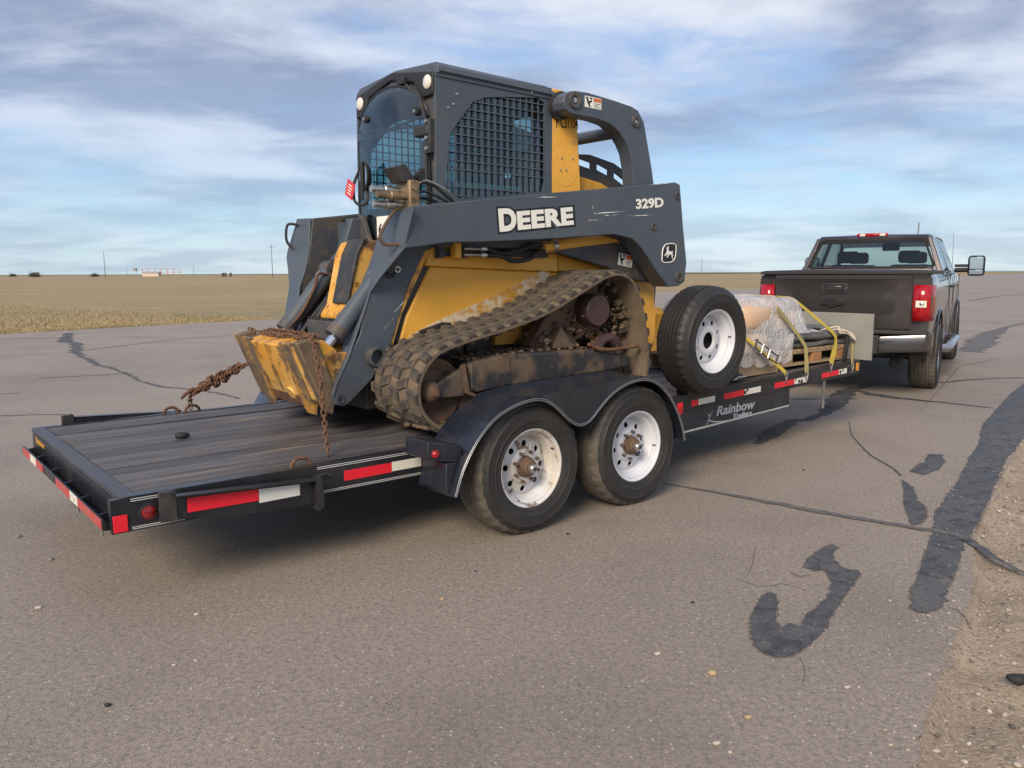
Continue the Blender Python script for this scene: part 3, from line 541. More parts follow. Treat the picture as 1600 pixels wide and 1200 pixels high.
def bush(px, dist, r, h, label):
    x, y = far_at(px, dist); mb = M(); vs = []; fs = []
    for i in range(900):
        a, b, c = [random.gauss(0, .42) for _ in range(3)]; qx, qy, qz = x + a * r, y + b * r, abs(c) * h + .1; s = r * .10; an = random.uniform(0, 3.14); n0 = len(vs)
        vs += [(qx - s * math.cos(an), qy - s * math.sin(an), qz), (qx + s * math.cos(an), qy + s * math.sin(an), qz + s * .4), (qx, qy, qz + s * 1.6)]; fs.append((n0, n0 + 1, n0 + 2))
    mb.v = vs; mb.f = fs; t = thing('bush', label, 'bush', WORLD, (x, y, 0), 'bushes on the horizon'); part('foliage', mb, bush_m, t, smooth=0); part('stem', M().tube([(x, y, -.1), (x, y, h * .7)], .12, 6), wood_pole, t)
bush(62, 420, 2.6, 2.3, 'dark rounded bush on the far left horizon left of the dark pole'); bush(155, 430, 2.0, 1.6, 'small dark bush on the horizon beside the dark pole'); bush(28, 520, 2.2, 1.6, 'smallest bush on the horizon at the left border')
for px, w_ in ((353, 'leftmost'), (357, 'middle'), (365, 'rightmost')):
    x, y = far_at(px, 380); solo('fence_post', M().box(x - .45, x + .45, y - .4, y + .4, -.2, 1.9), wood_pole, w_ + ' of the three dark box like posts on the horizon left of the taller pole', 'post', WORLD, (x, y, 0), group='dark posts on the horizon')
# ------------------------------------------------------------------ the flatbed trailer
def zd(x): return .523 if x < -.5 else .523 + .028 * (x + .5)       # deck height along the trailer
NY, FY = .28, 2.33                                                # near and far side of the deck
X0, X1 = -2.035, 4.24
tr = thing('flatbed_trailer', 'long black flatbed trailer with tandem wheels, plank deck and red and white reflector strips', 'trailer', TRAIL, (0, 0, 0))
# deck planks run lengthwise: each is its own board
NP = 14; xs_b = [-1.985, -.5, 1.2, 2.8, X1 - .07]
for i in range(NP):
    y0 = NY + .055 + i * (FY - NY - .11) / NP; y1 = NY + .055 + (i + 1) * (FY - NY - .11) / NP - random.uniform(.004, .009); dz = random.uniform(-.006, .002)
    g = M(); sec = [(y0, -.035), (y0, -.003), (y0 + .004, 0), (y1 - .004, 0), (y1, -.003), (y1, -.035)]
    g.grid([[(x, y, zd(x) + dz + h) for y, h in sec] for x in xs_b], closed_v=True); n = len(sec); g.f += [tuple(range(n))[::-1], tuple(range(n * (len(xs_b) - 1), n * len(xs_b)))]
    part('deck_plank', g, wood_tones[(i * 7) % 3], tr, recalc=True, smooth=30)
part('tail_plate', M().box(-2.060, -1.992, NY + .01, FY - .01, .500, .5255), deck_steel, tr, bevel=.003)
def rail(y0, y1, fy):
    g = M(); xs = [X0, -.5, 1.5, 2.8, X1]
    sec = lambda x: [(y0, zd(x) + .003), (y1, zd(x) + .003), (y1, zd(x) - .018), (fy, zd(x) - .018), (fy, zd(x) - (.135 if x < -.4 else .10)), (y1, zd(x) - (.135 if x < -.4 else .10)), (y1, zd(x) - .15 + (.03 if x > -.4 else 0)), (y0, zd(x) - .15 + (.03 if x > -.4 else 0))]
    g.grid([[(x, y, z) for y, z in sec(x)] for x in xs], closed_v=True); n = 8; g.f += [tuple(range(n)), tuple(range(n * 4, n * 5))]; return g
part('side_rail', rail(NY, NY + .052, NY + .010), black_steel, tr, recalc=True, smooth=30, bevel=.002)
part('side_rail', rail(FY, FY - .052, FY - .010), black_steel, tr, recalc=True, smooth=30, bevel=.002)
part('tail_beam', M().box(-2.064, -2.036, NY + .042, FY - .052, .375, .499), black_steel, tr, bevel=.003)
part('front_beam', M().box(X1 - .06, X1, NY + .052, FY - .052, zd(X1) - .13, zd(X1) - .002), black_steel, tr, bevel=.003)
# main frame below the deck and cross members
for y in (NY + .02, FY - .11): part('main_frame_beam', M().prism([(1.25, .555), (3.10, .60), (3.10, .365), (1.25, .305)], y, y + .09), black_steel, tr, bevel=.003)
for y in (.62, 1.90): part('frame_channel', M().prism([(-2.0, .48), (4.1, .615), (4.1, .44), (1.5, .32), (-1.0, .32), (-2.0, .38)], y, y + .06), dark_steel, tr)
for i in range(13):
    x = -1.7 + i * .47; part('cross_member', M().box(x - .03, x + .03, NY + .06, FY - .06, zd(x) - .12, zd(x) - .045), dark_steel, tr)
# rear light bar hung behind the tail
RB = M().prism([(-2.064, .385), (-2.118, .432), (-2.124, .432), (-2.124, .384), (-2.118, .381), (-2.064, .377)], .33, 2.27); part('rear_light_bar', RB, black_steel, tr, bevel=.002)
for y in (.45, .80, 1.15, 1.5, 1.9, 2.18): part('gusset', M().prism([(-2.065, .43), (-2.065, .39), (-2.115, .40), (-2.118, .42)], y, y + .012), black_steel, tr)
for i, (a, b, mm) in enumerate(((.34, .78, red_dusty), (.79, .95, white_refl), (.96, 1.28, red_dusty), (1.62, 1.82, red_dusty), (1.83, 2.0, white_refl), (2.01, 2.24, red_dusty))):
    part('reflector_strip', M().box(-2.1265, -2.1245, a, b, .386, .430), mm, tr)
for y in (.55, 1.02): part('latch_bolt', M().box(-2.10, -2.06, y, y + .03, .325, .375).cyl((-2.08, y + .015, .29), (-2.08, y + .015, .33), .008, 8), zinc, tr)
dec = put_x(fit_w(text_mb('Rainbow', .05, .001), .26), -2.065, 2.16, .460); part('tail_decal', dec, orange_decal, tr, smooth=0)
# near side: lamp, corner reflector, pinstripes
part('corner_reflector', M().box(-2.094, -2.036, NY - .006, NY - .001, .378, .452), red_refl, tr, bevel=.003, label='square red reflector on the rear corner')
part('corner_post', M().box(-2.10, -2.034, NY + .0, NY + .04, .372, .520), black_steel, tr, bevel=.003)
part('side_lamp', M().lathe([(0, -.020), (.018, -.019), (.030, -.012), (.033, -.002), (.033, .010)], (-1.948, NY + .01, .441), n=28), red_lens_dark, tr, label='round dark red tail lamp')
part('lamp_grommet', M().lathe([(.034, -.004), (.036, -.012), (.045, -.008), (.048, .004)], (-1.948, NY + .01, .441), n=28), dark_plastic, tr)
for (a, b, o1) in ((-2.02, -1.885, .0), (-1.16, -.50, 0)):
    for k in (0, .009):
        part('pinstripe', M().box(a, b, NY - .0006, NY + .0008, .5115 - k, .5145 - k), pin, tr)
for (a, b) in ((-2.02, -1.80), (-1.75, -.52)):
    for k in (0, .008): part('pinstripe', M().box(a, b, NY - .0006, NY + .0008, .3805 + k, .3832 + k), pin, tr)
# swing-out flag arm on the near side, one like it on the far side
def arm_panel(y, s, near):
    g = M().prism([(-1.86, .515), (-1.20, .478), (-1.20, .345), (-1.62, .362), (-1.86, .405)], y - .006 * s, y + .006 * s)
    p = part('side_flag_arm', g, black_steel, tr, bevel=.002); yy = y - .016 if near else y + .016
    part('lip', M().prism([(-1.86, .515), (-1.20, .478), (-1.20, .470), (-1.86, .507)], y - .006, y - .05 * s), black_steel, p)
    part('end_flange', M().prism([(-1.205, .49), (-1.175, .482), (-1.17, .335), (-1.20, .318)], y + .01, y - .055 * s), black_steel, p, bevel=.002)
    part('hinge', M().box(-1.915, -1.845, y - .012, y + .012, .40, .53).cyl((-1.862, y, .40), (-1.862, y, .535), .011, 10), dark_steel, p, bevel=.002)
    return p
p = arm_panel(NY - .035, 1, True)
rz = lambda x: .478 + (.515 - .478) * (-1.20 - x) / .66
for a, b, mm in ((-1.80, -1.478, red_refl), (-1.476, -1.275, white_clean)):
    part('reflector_strip', M().prism([(a, rz(a) - .024), (b, rz(b) - .024), (b, rz(b) - .078), (a, rz(a) - .090)], NY - .0445, NY - .0412), mm, p)
p2 = arm_panel(FY + .035, -1, False); p2.location = (0.03, 0, .045)
part('latch', M().tube([(-1.18, NY - .004, .47), (-1.12, NY - .012, .478), (-1.08, NY - .004, .455)], .008, 8), dark_steel, tr)
# reflector strips along the near rail
def strip(a, b, z0, z1, mm, x2=None): 
    part('reflector_strip', M().prism([(a, zd(a) - z0), (b, zd(b) - z0), (b, zd(b) - z1), (a, zd(a) - z1)], NY - .0012, NY + .009), mm, tr)
strip(-1.015, -.737, .050, .102, red_refl); strip(-.735, -.552, .048, .098, white_refl)
for a, b, c in ((1.62, 1.68, 1.70), (1.78, 1.857, 2.057), (2.17, 2.43, 2.652), (2.85, 3.14, 3.33), (3.575, 3.86, 4.00)):
    strip(a, b, .047, .092, red_refl)
    if a > 1.7: strip(b + .002, c, .047, .092, white_refl)
# worn tape tears
for x in (2.44, 2.47, 3.16, 3.21, 3.25, 3.89, 3.93):
    g = M(); r = random.uniform(.012, .022); z = zd(x) - .065 + random.uniform(-.012, .012)
    g.prism([(x + r * random.uniform(.5, 1.3) * math.cos(k * .785), z + r * random.uniform(.4, 1.4) * math.sin(k * .785)) for k in range(8)], NY - .0022, NY - .001); part('tape_tear', g, dark_steel, tr)
# maker's panel under the front rail
PANEL = [(1.30, .525), (3.095, .505), (3.095, .345), (1.30, .285)]
part('side_panel', M().prism(PANEL, NY + .012, NY + .020), blue_black, tr, bevel=.002)
part('pinstripe', M().prism([(1.31, .298), (3.09, .358), (3.09, .353), (1.31, .293)], NY + .0105, NY + .013), pin, tr); part('pinstripe', M().prism([(1.31, .305), (3.09, .364), (3.09, .3615), (1.31, .3025)], NY + .0105, NY + .013), pin, tr)
part('maker_lettering', put_y(fit_w(text_mb('Rainbow', .1, .0022, shear=.18), .50), 2.10, NY + .011, .385, .01), decal_grey, tr, smooth=0)
part('maker_lettering', put_y(fit_w(text_mb('Trailers', .05, .0018, shear=.15), .25), 2.31, NY + .011, .338, .01), decal_grey, tr, smooth=0)
sw = [(2.30, .336), (2.16, .338), (2.05, .350), (2.01, .372), (2.03, .410), (2.06, .432)]
def swoosh(P, w0, w1):
    P = [Vector((x, 0, z)) for x, z in P]; P = catmull(P, 5); g = []; n = len(P)
    for i, q in enumerate(P):
        t = (P[min(i + 1, n - 1)] - P[max(i - 1, 0)]).normalized(); s = Vector((-t.z, 0, t.x)); u = i / (n - 1); w = (w0 + (w1 - w0) * math.sin(u * math.pi)) / 2; g.append([(q.x + s.x * w, NY + .0108, q.z + s.z * w), (q.x - s.x * w, NY + .0108, q.z - s.z * w)])
    return M().grid(g)
part('maker_swoosh', swoosh(sw, .001, .009), decal_grey, tr); part('maker_swoosh', swoosh([(1.99, .425), (2.01, .39), (2.0, .36), (1.975, .33)], .001, .009), decal_grey, tr)
part('corner_marker', M().box(4.155, 4.20, NY - .012, NY - .001, .565, .635), orange_decal, tr, bevel=.003, label='amber marker plate on the front corner')
# tongue and coupler toward the pickup
for s in (-1, 1): part('tongue_beam', M().tube([(2.9, 1.3 + s * .95, .48), (5.15, 1.3 + s * .06, .47)], .06, 4), black_steel, tr)
part('coupler', M().box(5.1, 5.5, 1.24, 1.36, .43, .53), black_steel, tr, bevel=.01)
part('jack', M().cyl((4.75, 1.3, .28), (4.75, 1.3, .86), .035, 14), black_steel, tr)
part('jack_stand', M().tube([(4.05, .52, .62), (4.05, .52, .2)], .012, 8), zinc, tr)
# stake rings on the deck edge
def dring(x, y, s=1):
    pts = [(x + .048 * math.cos(a), y, zd(x) + .002 + .042 * math.sin(a)) for a in [math.pi * i / 10 for i in range(11)]]
    return part('tie_down_ring', M().tube(pts, .010, 8), rust, tr)
dring(-1.229, NY + .035); dring(-1.24, FY - .04); dring(-1.10, FY - .04)
# fender over the tandem wheels
def fz(P): return P
fo = [(-.575, .33), (-.53, .45), (-.46, .565), (-.39, .645), (-.30, .715), (-.17, .765), (-.03, .785), (.07, .765), (.15, .715), (.22, .655), (.28, .615), (.335, .600), (.40, .618), (.47, .675), (.55, .735), (.64, .780), (.76, .812), (.89, .815), (1.01, .775), (1.12, .69), (1.20, .585), (1.26, .47), (1.29, .37)]
fo3 = catmull([(x, 0, z) for x, z in fo], 4); FO = [(v.x, v.z) for v in fo3]
def fender(ya, yb, s):
    n = len(FO); cols = []
    nrm = []
    for i in range(n):
        a, b = FO[max(i - 1, 0)], FO[min(i + 1, n - 1)]; t = Vector((b[0] - a[0], b[1] - a[1])).normalized(); nrm.append((t.y, -t.x))
    g = M(); rows = []
    for (x, z), (nx, nz) in zip(FO, nrm): rows.append([(x, ya, z), (x, yb + .010 * s, z), (x, yb, z - .004), (x + nx * .022, yb, z + nz * .022), (x + nx * .022, yb + .006 * s, z + nz * .022), (x + nx * .004, yb + .012 * s, z + nz * .004), (x + nx * .004, ya, z + nz * .004)])
    g.grid(rows, closed_v=True); m7 = 7; g.f += [tuple(range(m7)), tuple(range(m7 * (n - 1), m7 * n))]
    return g, nrm
fg, fn = fender(NY - .001, -.055, 1); fd = part('fender', fg, blue_black, tr, recalc=True, smooth=50, label='glossy black double fender over the near wheels')
trim = M(); rr = []
for k in (.006, .015): part('edge_trim', M().tube([(x + nx * k, -.0562, z + nz * k) for (x, z), (nx, nz) in zip(FO, fn)], .0026, 6), silver_trim, fd)
ha = min(range(len(FO)), key=lambda i: abs(FO[i][0] - .02)); hb_ = min(range(len(FO)), key=lambda i: abs(FO[i][0] - .86)); dip = [(FO[i][0] + fn[i][0] * .004, FO[i][1] + fn[i][1] * .004) for i in range(ha, hb_ + 1)]
part('skirt_plate', M().prism(dip + [(FO[hb_][0], FO[hb_][1] + .010), (FO[ha][0], FO[ha][1] + .010)], -.051, -.044), blue_black, fd, recalc=True, smooth=25)
part('top_plate', M().prism([(FO[ha][0] - .12, FO[ha][1] - .006), (FO[ha][0], FO[ha][1] + .0045), (FO[hb_][0], FO[hb_][1] + .0045), (FO[hb_][0] + .08, FO[hb_][1] - .002), (FO[hb_][0], FO[hb_][1] + .0105), (FO[ha][0], FO[ha][1] + .0105)], -.050, NY - .002), blue_black, fd, recalc=True, smooth=25)
part('back_wall', M().prism([(-.45, .53), (-.36, .66), (-.17, .79), (.0, .812), (.45, .825), (.90, .83), (1.05, .77), (1.20, .60), (1.22, .50)], NY - .03, NY - .022), blue_black, fd)
g2, _ = fender(FY + .001, 2 * 1.305 + .055, -1); part('fender', g2, blue_black, tr, recalc=True, smooth=50)
ft = text_mb('Excursion', .1, .001, 0, shear=.2); ft = fit_w(ft, .19); fl_ = [0]
for a_, b_ in zip(FO, FO[1:]): fl_.append(fl_[-1] + math.hypot(b_[0] - a_[0], b_[1] - a_[1]))
def on_fender(mb, s0, y0, ky=1.6):
    out = []
    for x, y, z in mb.v:
        s_ = s0 + x; X = np.interp(s_, fl_, [q[0] for q in FO]); Z_ = np.interp(s_, fl_, [q[1] for q in FO]); k = min(max(int(np.searchsorted(fl_, s_)) - 1, 0), len(fn) - 1); nx, nz = fn[k]; out.append((float(X) + nx * .0062, y0 + y * ky, float(Z_) + nz * .0062))
    mb.v = out; return mb
part('fender_lettering', on_fender(ft, .30, .02), decal_grey, fd, smooth=0)
part('fender_lettering', on_fender(fit_w(text_mb('by rainbow', .1, .001, 0), .09), .39, -.015), decal_grey, fd, smooth=0)
part('marker_box', M().prism([(-.70, .625), (-.49, .575), (-.485, .48), (-.70, .53)], -.01, .20), blue_black, tr, bevel=.006)
part('marker_lamp', M().lathe([(0, -.014), (.014, -.012), (.021, -.004), (.022, .006)], (-.655, -.012, .556), n=20), red_lens, tr)
part('mud_flap', M().prism([(-.595, .50), (-.50, .49), (-.49, .33), (-.56, .315), (-.60, .35)], -.02, .20), blue_black, tr, bevel=.006)
part('axle_lamp', M().box(1.63, 1.68, NY - .006, NY + .0, .45, .50), red_lens, tr, bevel=.003)
# ---- wheels
def make_tyre(R, W, y_in, rub, trd, parent, rr=.2225, ribs=5, seg=120, block=4, name='tyre'):
    """outer sidewall faces -y; parent origin sits at the hub on the rim flange plane"""
    b = .022; side = [(rr - .018, .012), (rr - .004, .0), (rr + .012, -.010), (rr + .016, -.0105), (rr + .018, -.0135), (rr + .021, -.0135), (rr + .023, -.0115), (rr + .05, -.020), (rr + .052, -.0225), (rr + .055, -.0225), (rr + .057, -.0205), (rr + .085, -b), (rr + .100, -b), (rr + .102, -b - .002), (rr + .106, -b - .002), (rr + .108, -b + .001), (R - .050, -.016), (R - .028, -.004)]
    tw = W - .004; inner = [(r, W - h - .01) for r, h in side[::-1]]
    prof = side + [(R - .012, .012)] ; ntr = len(prof) - 1
    xs = np.linspace(.024, W - .034, ribs * 2 + 1); 
    tread = []
    for i in range(ribs):
        a = .024 + (W - .058) * i / ribs; c = .024 + (W - .058) * (i + 1) / ribs; cr = R - .010 * abs(((a + c) / 2 - W / 2 + .005) / (W / 2)) ** 2
        tread += [(cr, a + .004), (cr, c - .004), (cr - .009, c - .003), (cr - .009, c + .003)]
    tread = tread[:-2]
    prof = prof + tread + [(R - .012, W - .022)] + inner; k0, k1 = ntr, ntr + len(tread)
    def mod(i, j):
        if j in (ntr - 1, ntr, ntr + 1, ntr + 2, k1 - 1, k1, k1 + 1) and i % block == 0: return -.007
        return 0
    g = M().lathe(prof, (0, 0, 0), n=seg, mod=mod); o = part(name, g, rub, parent, loc=BASE[parent.name], smooth=32)
    o.data.materials.append(trd)
    for p in o.data.polygons:
        c = p.center; r = math.hypot(c.x, c.z)
        if r > R - .026: p.material_index = 1
    return o
RIM_D = None
nut_m = mat('dull_grey_nut', (.16, .13, .11), .6, .4, layers=[((.10, .06, .04), 30, .45, .6, .8, one)])
def make_rim(parent, m, hub=True):
    prof = [(.150, .100), (.172, .094), (.179, .080), (.184, .045), (.190, .036), (.200, .032), (.205, .012), (.212, .000), (.222, -.005), (.227, -.002), (.226, .006), (.215, .010), (.212, .03), (.20, .05), (.19, .20), (.215, .205), (.225, .215)]
    part('rim_barrel', M().lathe(prof, (0, 0, 0), n=72), m, parent, loc=BASE[parent.name], smooth=35)
    global RIM_D
    if RIM_D is None:
        dp = [(.058, .066), (.062, .058), (.085, .053), (.098, .058), (.106, .070), (.128, .074), (.150, .078), (.174, .098), (.174, .104), (.150, .085), (.128, .081), (.104, .078), (.095, .066), (.085, .061), (.064, .066), (.058, .072)]
        disc = M().lathe(dp, (0, 0, 0), n=96, closed=True); cut = []
        for k in range(8):
            a = 2 * math.pi * (k + .5) / 8; cut.append(M().lathe([(0, .03), (.0180, .03), (.0180, .15), (0, .15)], (.130 * math.cos(a), 0, .130 * math.sin(a)), n=20))
        cc = M()
        for q in cut: cc.add(q.v, q.f)
        RIM_D = boolean(disc, [cc])
    part('rim_disc', RIM_D, m, parent, loc=BASE[parent.name], smooth=35)
    part('brake_backing', M().lathe([(0, .125), (.17, .125), (.178, .12), (.178, .19), (0, .19)], (0, 0, 0), n=32), dark_steel if hub else rubber, parent, loc=BASE[parent.name])
    part('valve_stem', M().cyl((.192, .034, .02), (.192, .012, .022), .004, 8), dark_plastic, parent, loc=BASE[parent.name])
    if hub:
        for k in range(8):
            a = 2 * math.pi * k / 8 + .1; x, z = .086 * math.cos(a), .086 * math.sin(a)
            part('lug_nut', M().cyl((x, .056, z), (x, .036, z), .0105, 6).cyl((x, .036, z), (x, .026, z), .0065, 6), nut_m, parent, loc=BASE[parent.name])
        part('hub', M().lathe([(0, .004), (.038, .004), (.046, .012), (.048, .028), (.058, .034), (.061, .06)], (0, 0, 0), n=14), hub_rust, parent, loc=BASE[parent.name], smooth=25)
        part('hub_cap', M().lathe([(0, -.030), (.012, -.029), (.022, -.023), (.026, -.012), (.027, .006)], (0, 0, 0), n=24), zinc, parent, loc=BASE[parent.name])
        part('hub_plug', M().lathe([(0, -.034), (.010, -.033), (.012, -.029), (.012, -.02)], (0, 0, 0), n=16), dark_plastic, parent, loc=BASE[parent.name])
def wheel(x, y, z, m, hub=True, spare=False, label=None):
    w = node('spare_wheel' if spare else 'wheel', tr, (x, y, z)); make_tyre(.385, .235, 0, new_rubber if spare else rubber, new_rubber if spare else tread_rubber, w, ribs=6 if spare else 5, block=3 if spare else 4); make_rim(w, m, hub)
    if label: w['label'] = label
    return w
WZ = .3765
w1 = wheel(0, 0, WZ, worn_rim, label='rear trailer wheel with scuffed white rim'); w2 = wheel(.875, 0, WZ, white_rim, label='front trailer wheel with clean white rim')
w2.rotation_euler = (0, rad(13), 0); w1.rotation_euler = (0, rad(-20), 0)
for x in (0, .875):
    c = copy_to(w1, tr, loc=(x, 2.61, WZ), rot=(0, 0, math.pi)); del c['label']
    part('axle', M().cyl((x, .2, WZ), (x, 2.4, WZ), .04, 12), dark_steel, tr); 
for y in (.40, 2.12): part('leaf_spring', M().tube([(-.40, y, .42), (-.2, y, .36), (0, y, .33), (.2, y, .36), (.43, y, .43), (.65, y, .36), (.875, y, .33), (1.1, y, .36), (1.28, y, .42)], .022, 6), dark_steel, tr)
sp = wheel(1.775, .085, .980, white_rim, hub=False, spare=True, label='spare wheel standing upright on the near edge, white rim'); sp.rotation_euler = (rad(2.0), 0, 0)
part('spare_mount_post', M().box(1.74, 1.81, .33, .39, .57, 1.05).box(1.72, 1.83, .30, .33, .93, 1.04), black_steel, tr, bevel=.004)
# ---- small things on the deck
stone_m['black2'] = dark_steel
q = (-1.452, 1.399); g = M(); bm = bmesh.new(); bmesh.ops.create_icosphere(bm, subdivisions=2, radius=1)
g.add([(q[0] + v.co.x * .042 * random.uniform(.8, 1.2), q[1] + v.co.y * .032 * random.uniform(.8, 1.2), .541 + v.co.z * .020 * random.uniform(.7, 1.3)) for v in bm.verts], [[v.index for v in f.verts] for f in bm.faces]); bm.free()
solo('mud_clod', g, stone_m['black'], 'black clod lying alone on the bare rear planks of the trailer deck', 'clod', TRAIL, (q[0], q[1], .523), smooth=50)
# ------------------------------------------------------------------ the compact track loader, facing the tail of the trailer
YC = 1.20
ml = thing('track_loader', 'large yellow and dark blue track loader chained on the trailer, cab facing the tail', 'track loader', TRAIL, (.5, YC, .545))
def mir(y): return 2 * YC - y
# ---- hull between the tracks
hull = M().prism([(-.36, 1.02), (-.30, 1.20), (-.12, 1.50), (.93, 1.46), (1.90, 1.42), (1.96, 1.36), (1.97, 1.20), (2.07, 1.18), (2.07, 1.02), (1.95, .90), (1.60, .70), (-.20, .70), (-.40, .82)], .80, 1.60)
part('hull', hull, yellow, ml, bevel=.012, label='yellow hull with a scraped pale band above the track')
part('hull_shoulder', M().prism([(-.16, 1.503), (-.12, 1.66), (.93, 1.66), (.93, 1.463)], .79, 1.61), yellow, ml, bevel=.008)
part('hull_edge_strip', M().prism([(-.41, 1.03), (-.34, 1.22), (-.13, 1.60), (-.17, 1.60), (-.38, 1.22), (-.44, 1.03)], .78, .84), yellow_worn, ml, bevel=.003)
part('rear_block', M().prism([(.96, 1.47), (1.70, 1.43), (1.72, 1.66), (.96, 1.66)], .82, 1.58), yellow, ml, bevel=.01)
# scraped paint: a thin skin on the hull side above the track
band = [(-.33, 1.02), (-.27, 1.10), (-.10, 1.16), (.05, 1.21), (.30, 1.29), (.55, 1.38), (.80, 1.475), (.86, 1.46), (.80, 1.36), (.60, 1.28), (.38, 1.20), (.0, 1.10), (-.2, 1.04)]
scr = mat('bare_scraped_metal', (.63, .30, .035), .6, layers=[((.72, .62, .45), 7, .40, .55, .95, (1, 1, 2.2)), ((.63, .30, .035), 22, .50, .62, .95, one), ((.30, .2, .12), 45, .6, .68, .8, one)])
part('scraped_band', M().prism([(x, z) for x, z in band], .7975, .7990), scr, ml)
part('hull_slot', M().prism([(-.22, 1.115), (-.05, 1.16), (.02, 1.155), (.02, 1.10), (-.20, 1.06)], .785, .797), dark_steel, ml, bevel=.01)
part('inner_bracket', M().prism([(.30, 1.00), (.78, 1.00), (.90, 1.14), (.62, 1.20), (.30, 1.10)], .70, .79), yellow_worn, ml, bevel=.006)
part('inner_bracket', M().prism([(.10, .96), (.30, .96), (.30, 1.13), (.10, 1.08)], .74, .79), dark_steel, ml, bevel=.006)
# nose between the lift arms
part('nose', M().prism([(-.12, 1.60), (-.40, 1.66), (-.47, 1.65), (-.515, 1.57), (-.585, 1.27), (-.63, 1.21), (-.60, 1.10), (-.50, .75), (-.1, .72)], .98, 1.27), yellow_worn, ml, bevel=.015)
part('nose_grip_panel', M().prism([(-.44, 1.665), (-.478, 1.660), (-.525, 1.575), (-.598, 1.285), (-.590, 1.280), (-.505, 1.572), (-.46, 1.65)], .97, 1.16), dark_steel, ml, bevel=.004)
part('step', M().prism([(-.56, 1.185), (-.70, 1.185), (-.70, 1.07), (-.66, 1.045), (-.56, 1.06)], .93, 1.30), navy_dirty, ml, bevel=.008)
teeth = M()
for i in range(9): teeth.box(-.702, -.685, .94 + i * .04, .955 + i * .04, 1.185, 1.200)
part('step_teeth', teeth, dark_steel, ml)
part('belly_panel', M().box(-.56, -.45, .84, 1.56, .66, 1.06), dark_steel, ml, bevel=.01)
part('cross_tube', M().cyl((-.62, .80, .93), (-.62, 1.60, .93), .07, 20), navy_dirty, ml)
# ---- lift arms
ARM = [(-0.407,1.827),(0.397,1.931),(0.571,1.953),(1.839,2.105),(1.889,2.091),(1.94,1.779),(1.988,1.532),(1.971,1.39),(1.898,1.357),(1.78,1.354),(1.648,1.466),(1.491,1.623),(1.382,1.691),(1.2,1.717),(0.649,1.674),(0.095,1.642),(-0.184,1.633),(-0.333,1.612),(-0.475,1.595),(-0.44,1.728)]
LEG = [(-0.234,1.822),(0.092,1.836),(-0.007,1.644),(-0.167,1.595),(-0.233,1.493),(-0.303,1.38),(-0.365,1.205),(-0.445,0.998),(-0.556,0.852),(-0.706,0.729),(-0.743,0.711),(-0.791,0.723),(-0.813,0.773),(-0.786,0.847),(-0.709,0.983),(-0.631,1.109),(-0.589,1.261),(-0.562,1.348),(-0.47,1.451),(-0.317,1.604)]
SZ = [(-0.542,0.982)][0]; TIP = [(-0.766,0.754)][0]; BOLT = [(-0.371,1.482)][0]
FL_N = [((-.441,.47,1.822),(-.441,.655,1.814)), ((-.455,.50,1.71),(-.452,.74,1.73)), ((-.470,.527,1.596),(-.466,.82,1.654)), ((-.523,.682,1.449),(-.50,.872,1.50)), ((-.559,.765,1.347),(-.545,.90,1.38)), ((-.592,.766,1.261),(-.585,.89,1.28))] + [((LEG[i][0], .766, LEG[i][1]), (LEG[i][0] + .004, .868, LEG[i][1] + .004)) for i in (14, 13, 12)]
FL_F = [((-.44,1.929,1.83),(-.441,1.732,1.824)), ((-.45,1.965,1.754),(-.45,1.722,1.74)), ((-.468,2.03,1.63),(-.466,1.71,1.64)), ((-.475,2.045,1.575),(-.478,1.705,1.575)), ((-.513,1.944,1.475),(-.505,1.705,1.475)), ((-.55,1.853,1.372),(-.55,1.70,1.372)), ((-.619,1.789,1.196),(-.60,1.64,1.22)), ((-.662,1.760,1.092),(-.66,1.62,1.10))]
